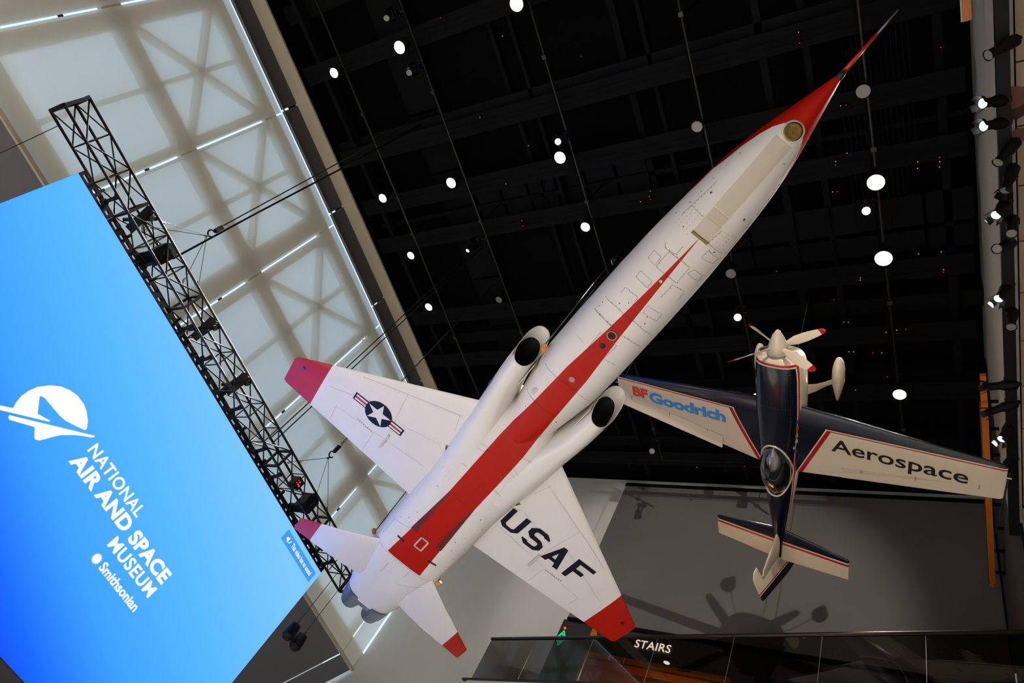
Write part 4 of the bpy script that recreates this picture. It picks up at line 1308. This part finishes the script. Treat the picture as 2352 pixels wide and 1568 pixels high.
moving_head(3.25, 7.5, 'small white stage light just above the larger lamp of the pair', L_COOL, (0.5, .5, 0), .07)
moving_head(6.1, 1.15, 'small white stage light with arm below the big warm lamp', L_COOL, (2, 2, 0), .08)
moving_head(8.41, 4.22, 'small round white stage light beside the propeller tip', L_COOL, (0, 0, 0), .085)
moving_head(5.5, 10.97, 'small dim stage light pointing down between cornice and jet', L_COOL, (9, 14, 0), .05)
moving_head(.72, 10.84, 'dark moving-head light under the upper left lamp', None, (3, 3, 0), .07)
moving_head(-.6, 10.9, 'dark moving-head light near the top picture edge', None, (3, 3, 0), .07)
moving_head(12.65, 7.47, 'dark stage light with a glint between the two wings', None, (2, 0, 0), .08)

amber = emis('amber_led', (255, 170, 40), 1.0)
redl = emis('dim_red_led', (255, 60, 20), .8)
LEDS = [(-0.16, 10.09), (0.7, 8.6), (2.38, 9.95), (1.67, 6.79), (5.31, 6.01), (5.18, 5.95), (5.4, 6.0), (5.41, 6.27), (5.35, 9.75), (5.51, 9.77), (4.25, 9.86), (3.39, 8.84), (2.66, 2.11), (2.45, 2.1), (4.11, 1.5), (4.12, 1.40), (5.14, 1.49), (5.28, 1.73), (5.36, 1.74), (5.6, 0.2), (5.74, 0.21), (5.58, -0.19), (5.68, -0.19), (5.79, -0.18), (3.42, -0.33), (7.72, -0.11), (5.96, 1.87), (5.97, 1.78), (7.71, 0.32), (8.16, -0.13), (8.22, -0.12), (8.16, 1.53), (8.22, 1.54), (8.68, 2.16), (9.32, 2.01), (9.33, 1.91), (7.76, 3.34), (9.68, 1.13), (9.64, 0.9), (9.63, 0.71), (10.18, 1.99), (10.19, 1.89), (10.25, 1.46), (10.26, 1.27), (11.34, 1.96), (10.96, 1.21), (13.54, 2.89), (13.66, 1.98), (13.99, 5.2), (11.67, 8.15), (14.09, 6.65)]
RUNS = [(0.0, 'above the topmost lamps'), (2.5, 'above the upper left lamps'), (4.1, 'beside the jet nose'), (5.4, 'crossing behind the jet nose'), (8.1, 'below the greenish lamp'), (9.8, 'above the black lettered wing'), (11.5, 'over the small plane nose'), (13.9, 'above the grey wall panel')]
for k, (xr, l) in enumerate(RUNS):
    o = empty('cable_run', 'thin dark cable run with tiny indicator lights, ' + l, 'cables', 'cable runs across the ceiling', loc=(xr, 7, 16.4))
    MB().tube([(0, -7.7, 0), (0, 8.2, 0)], .012, 5).build('cable', M['charcoal_blue'], o)
    MB().tube([(.14, -7.7, .03), (.14, 8.2, .03)], .009, 5).build('cable', M['charcoal_blue'], o)
    MB().box(-.2, .3, -7.7, 8.2, .12, .16).build('tray', M['charcoal'], o)
    lo = -99 if k == 0 else (RUNS[k - 1][0] + xr) / 2
    hi = 99 if k == len(RUNS) - 1 else (RUNS[k + 1][0] + xr) / 2
    for i, (x, y) in enumerate(LEDS):
        if lo <= x < hi:
            b = MB().box(x - xr - .03, x - xr + .03, y - 7 - .03, y - 7 + .03, -.05, .02).build('junction_box', M['black'], o)
            MB().disc((x - xr, y - 7, -.05), (0, 0, -1), .011, 6, .006).build('indicator', amber if (i * 7) % 3 else redl, b)
    for yy in (-5.5, -1.2, 3.1, 6.0):
        MB().tube([(0, yy, 0), (0, yy, 1.8)], .008, 4).build('hanger_rod', M['charcoal'], o)

# ==================================================================== STAGE LIGHT RIG on the fascia
rig = empty('rig_beam', 'black beam carrying stage lights along the white fascia at right edge', 'beam', loc=(4.0, -.94, 11.82))
MB().box(-10, 7.6, -.08, .08, 0, .2).build('beam', M['black_metal'], rig)
for k in range(8):
    MB().box(-9 + 2.3 * k, -8.9 + 2.3 * k, -.05, .05, .2, .45).build('bracket', M['black_metal'], rig)


def stage_light(x, lab, d, lit=None, size=1.0, flap=True, y=-.86, z=11.8, power=0, aim=None, cone=55):
    o = empty('stage_light', lab, 'stage light', 'stage lights on the fascia beam', loc=(x, y, z))
    d = Vector(d).normalized()
    s = size
    u = d.orthogonal().normalized()
    MB().lathe([(-.22 * s, .05 * s), (-.2 * s, .085 * s), (.0, .085 * s), (.05 * s, .065 * s), (.22 * s, .065 * s), (.24 * s, .08 * s)], (0, 0, 0), d, 14, False).build('barrel', M['black_metal'], o, smooth=True, angle=35)
    MB().lathe([(-.22 * s, .05 * s), (-.27 * s, .03 * s)], (0, 0, 0), d, 10).build('end_cap', M['black_metal'], o)
    MB().disc(d * .225 * s, d, .066 * s, 14, .005).build('lens', lit or M['lens_off'], o)
    MB().bar((0, 0, 0), (0, -.07, .13), .03, .05).build('yoke', M['black_metal'], o)
    MB().box(-.04, .04, -.11, -.03, .1, .2).build('clamp', M['black_metal'], o)
    if flap:
        w = d.cross(u)
        for a in (u, -u, w, -w):
            p = d * .24 * s + a * .08 * s
            q = d * .33 * s + a * .11 * s
            MB().bar(p, q, .11 * s, .006, up=a).build('barn_door', M['black_metal'], o)
    if power:
        v = (Vector(aim) - Vector((x, y, z))).normalized()
        lamp_light('bulb', Vector((x, y, z)) + d * .3, aim, power, (1, .93, .84), cone, .5, .06, o)


L_STAGE = emis('stage_lens', (236, 255, 250), 9.0)
L_DIM = emis('stage_lens_dim', (220, 240, 240), 1.6)
for x, l, d, lit, f, yy, pw, aim in (
    (2.62, 'dark stage light highest on the fascia rig', (.1, .6, -.5), None, False, -.93, 0, None),
    (3.36, 'lit stage light on the fascia rig, upper of the bright pair', (-.25, .75, -.75), L_STAGE, True, -.84, RIG_W, (4, 3.5, 9.0)),
    (3.68, 'lit stage light on the fascia rig, lower of the bright pair', (-.25, .75, -.75), L_STAGE, True, -.84, RIG_W, (1.5, 2, 9.0)),
    (4.06, 'dark stage light just below the bright pair on the rig', (.3, .5, -.7), None, False, -.95, 0, None),
    (4.46, 'dark hooded stage light between bright pair and half-lit lamp', (.4, .3, -.8), None, True, -.97, 0, None),
    (4.95, 'half-lit stage light with barn doors above a round flood lamp', (.1, .4, -.9), L_DIM, True, -.88, RIG_W * .6, (6, 5, 8)),
    (5.2, 'round pale flood lamp under the half-lit stage light', (.1, .1, -1), None, False, -.98, 0, None),
    (5.58, 'dark tangled stage light near the rig middle', (-.2, .4, -.7), None, False, -.9, 0, None),
    (6.35, 'half-lit stage light with barn doors right of the greenish lamp', (.1, .4, -.9), L_DIM, True, -.88, RIG_W * .6, (9, 3.5, 10)),
    (6.78, 'round pale flood lamp below the middle half-lit light', (.1, .1, -1), None, False, -.95, 0, None),
    (8.15, 'dark stage light aimed left above the orange beam end', (-.1, .9, -.25), None, True, -.82, 0, None),
    (8.6, 'dark tilted stage light beside the orange beam', (.1, .9, -.45), None, True, -.82, 0, None),
    (9.1, 'half-lit stage light nearest the black lettered wing tip', (.1, .4, -.9), L_DIM, True, -.86, RIG_W * .6, (11, 2.5, 11)),
    (9.85, 'dark stage light lowest on the rig above wing tip', (.2, .5, -.7), None, False, -.86, 0, None),
):
    stage_light(x, l, d, lit, 1.0, f, yy, 11.78 if yy > -.93 else 11.64, pw, aim)
# an off-picture lamp at the far end of the same rig throws the plane shadows on the grey wall panel
stage_light(-5.6, 'lit stage light far along the fascia rig towards the entrance', (1, .32, 0), L_STAGE, 1.2, True, -.7, 11.72, 6000, (15.9, 6.2, 12.6), 31)

# orange crane rail pieces on the fascia
def crane_rail(x0, x1, lab, neck):
    o = empty('crane_rail', lab, 'rail', loc=((x0 + x1) / 2, -.66, 14.0))
    h = (x1 - x0) / 2
    MB().box(-h, h, -.06, .06, 0, .16).build('rail_bar', M['orange'], o)
    MB().box(-h, h, .062, .085, .02, .06).build('wire_track', M['steel'], o)
    for k in range(int(2 * h / .7) + 1):
        MB().box(-h + .7 * k, -h + .7 * k + .05, -.26, -.06, .05, .1).build('bracket', M['black_metal'], o)
    if neck:
        MB().plate([(h, -.04), (h + .10, -.025), (h + .2, -.06), (h + .2, .06), (h + .10, .025), (h, .04)], lambda u, v, w: (u, v, .03 + w), .08).build('end_stop', M['orange'], o)
        MB().plate([(-h - .62, -.05), (-h - .62, .05), (-h, .06), (-h, -.06)], lambda u, v, w: (u, v, .05 + w), .1).build('tapered_end', M['orange'], o)


crane_rail(10.1, 15.3, 'long orange crane rail behind the black lettered wing', True)
crane_rail(-1.5, 2.62, 'short orange crane rail at the top right picture edge', False)

# dim portrait in flat coloured shapes on the beige soffit behind the rig
mu = empty('mural_print', 'dim printed portrait of a person on the beige soffit behind the rig', 'mural', loc=(3.7, -1.2, 12.235))
skin = mat('print_skin', (120, 74, 64), .7, var=.2, scale=8)
cloth = mat('print_dark', (52, 34, 24), .7, var=.2)
MB().plate([(-.36 + .2 * math.cos(q) * .8, .12 + .17 * math.sin(q)) for q in [2 * PI * k / 24 for k in range(24)]], lambda u, v, w: (u + .15, v, -w), .003).build('printed_face', skin, mu)
MB().plate([(-.42, -.15), (-.1, -.15), (.02, .12), (-.1, .26), (-.46, .24)], lambda u, v, w: (u + .1, v - .02, -w), .002).build('printed_hair', cloth, mu)
MB().plate([(.24, .08), (.34, .2), (.42, .22), (.46, .1), (.42, -.12), (.28, -.14)], lambda u, v, w: (u, v, -w), .003).build('printed_hand', skin, mu)

# ==================================================================== GREY WALL PANEL, BALUSTRADE, SIGNS
pn = empty('projection_panel', 'wide dark grey projection wall panel behind the small plane', 'wall panel', loc=(15.95, 4.45, 14.5))
MB().box(-.04, .03, -5.3, 5.35, -2.85, 2.9).build('face', M['mural_wall'], pn)
MB().box(-.07, .03, -5.3, 5.37, 2.84, 2.98).build('top_edge', M['black_metal'], pn)
MB().box(-.06, .03, -5.34, -5.3, -2.85, 2.9).build('side_edge', M['black_metal'], pn)
MB().box(-.06, .03, -5.35, 5.35, -2.9, -2.83).build('bottom_edge', M['black_metal'], pn)

tint = bpy.data.materials.new('tinted_glass')
tint.use_nodes = True
nt = tint.node_tree
nt.nodes.clear()
out = nt.nodes.new('ShaderNodeOutputMaterial')
tp = nt.nodes.new('ShaderNodeBsdfTransparent')
tp.inputs[0].default_value = (.16, .145, .135, 1)
gs = nt.nodes.new('ShaderNodeBsdfGlossy')
gs.inputs['Roughness'].default_value = .01
fr = nt.nodes.new('ShaderNodeFresnel')
fr.inputs[0].default_value = 1.55
mx = nt.nodes.new('ShaderNodeMixShader')
nt.links.new(fr.outputs[0], mx.inputs[0])
nt.links.new(tp.outputs[0], mx.inputs[1])
nt.links.new(gs.outputs[0], mx.inputs[2])
nt.links.new(mx.outputs[0], out.inputs[0])
A_, B_ = Vector((14.99, 11.17, 0)), Vector((11.55, -2.4, 0))
dr_ = (B_ - A_).normalized()
bal = empty('balustrade', 'tinted glass balustrade with dark handrail in front of the stairs', 'railing', loc=(A_.x, A_.y, 8.63))
MB().tube([(0, 0, 1.27), tuple((B_ - A_)[:2]) + (1.27,)], .045, 12).build('handrail', M['rail'], bal, smooth=True)
ds = [.0, 1.64, 3.49, 5.31, 7.20, 9.06, 10.92, 12.75, 14.0]
for a, b in zip(ds, ds[1:]):
    p, q = dr_ * (a + .008), dr_ * (b - .008)
    nn = Vector((-dr_.y, dr_.x, 0)) * .006
    MB().add([(p + nn)[:2] + (.02,) if False else (p.x, p.y, .02), (q.x, q.y, .02), (q.x, q.y, 1.25), (p.x, p.y, 1.25)], [(0, 1, 2, 3)]).build('glass_panel', tint, bal, recalc=False)
for a in ds[1:-1]:
    p = dr_ * a
    MB().bar((p.x, p.y, .02), (p.x, p.y, 1.25), .008, .012).build('glass_joint', M['steel'], bal)
MB().bar((.1, .3, 0), tuple((B_ - A_)[:2]) + (0,), .09, .05).build('base_shoe', M['rail'], bal)

sg = empty('stairs_sign', 'white lettering reading STAIRS on the dark header behind the balustrade', 'sign', loc=(15.98, 7.6, 11.12))
lettering('lettering', 'STAIRS', 1.0, .25, lambda u, v: (0, -u, v), M['white_letter'], sg, .012, 1.05)

gs_ = empty('exit_sign', 'small green glowing diamond sign with a red light at the balustrade corner', 'sign', loc=(15.4, 9.42, 10.6))
green = emis('green_glow', (40, 230, 130), 1.6)
def dia(r0, z0):
    return [(0, -r0 * .55, z0), (0, 0, z0 - r0), (0, r0 * .55, z0), (0, 0, z0 + r0)]
for r0, m_, t in ((.26, green, 0), (.215, M['black_metal'], -.004), (.17, green, -.008), (.12, M['black_metal'], -.012)):
    MB().add([(t, p[1], p[2]) for p in dia(r0, 0)], [(0, 1, 2, 3)]).build('diamond', m_, gs_, recalc=False)
MB().box(.003, .6, -.03, .03, -.03, .03).build('bracket', M['black_metal'], gs_)
MB().add([(-.016, -.05, -.05), (-.016, .05, -.05), (-.016, .0, .06)], [(0, 1, 2)]).build('arrow', green, gs_, recalc=False)
MB().disc((-.01, 0, .31), (-1, 0, 0), .035, 10, .02).build('red_light', bpy.data.materials['red_led'], gs_)
lamp_light('sign_glow', (15.3, 9.42, 10.45), (15.9, 9.3, 10.2), 4, (.1, 1, .45), 160, 1, .1)

tri = empty('orange_flag', 'orange triangular piece showing behind the lettered wing tip', 'flag', loc=(15.9, 8.8, 11.35))
MB().plate([(-.12, -.25), (.16, -.25), (-.1, .25)], lambda u, v, w: (w, -u, v), .03).build('panel', M['orange'], tri)

bs = empty('blue_screen', 'dim blue glowing screen beyond the grey panel at right edge', 'screen', loc=(14.5, -2.6, 14.0))
MB().box(.0, .1, -1.2, 1.2, -1.2, 1.6).build('frame', M['black_metal'], bs)
MB().add([(-.005, -1.1, -1.1), (-.005, 1.1, -1.1), (-.005, 1.1, 1.5), (-.005, -1.1, 1.5)], [(0, 3, 2, 1)]).build('picture', emis('blue_glow', (20, 60, 130), .6), bs, recalc=False)
for x, y, l in ((16.6, 6.3, 'recessed downlight glowing over the stairs, nearer the letters'), (16.6, 5.2, 'recessed downlight glowing over the stairs, farther from letters')):
    o = empty('downlight', l, 'downlight', 'downlights over the stairs', loc=(x, y, 11.04))  # added discs standing in for lamp reflections in the balustrade glass
    MB().lathe([(0, .09), (-.012, .09), (-.012, .07)], (0, 0, 0), (0, 0, 1), 18, False).build('ring', M['steel'], o)
    MB().disc((0, 0, -.006), (0, 0, -1), .07, 16, .003).build('lens', L_WARM, o)
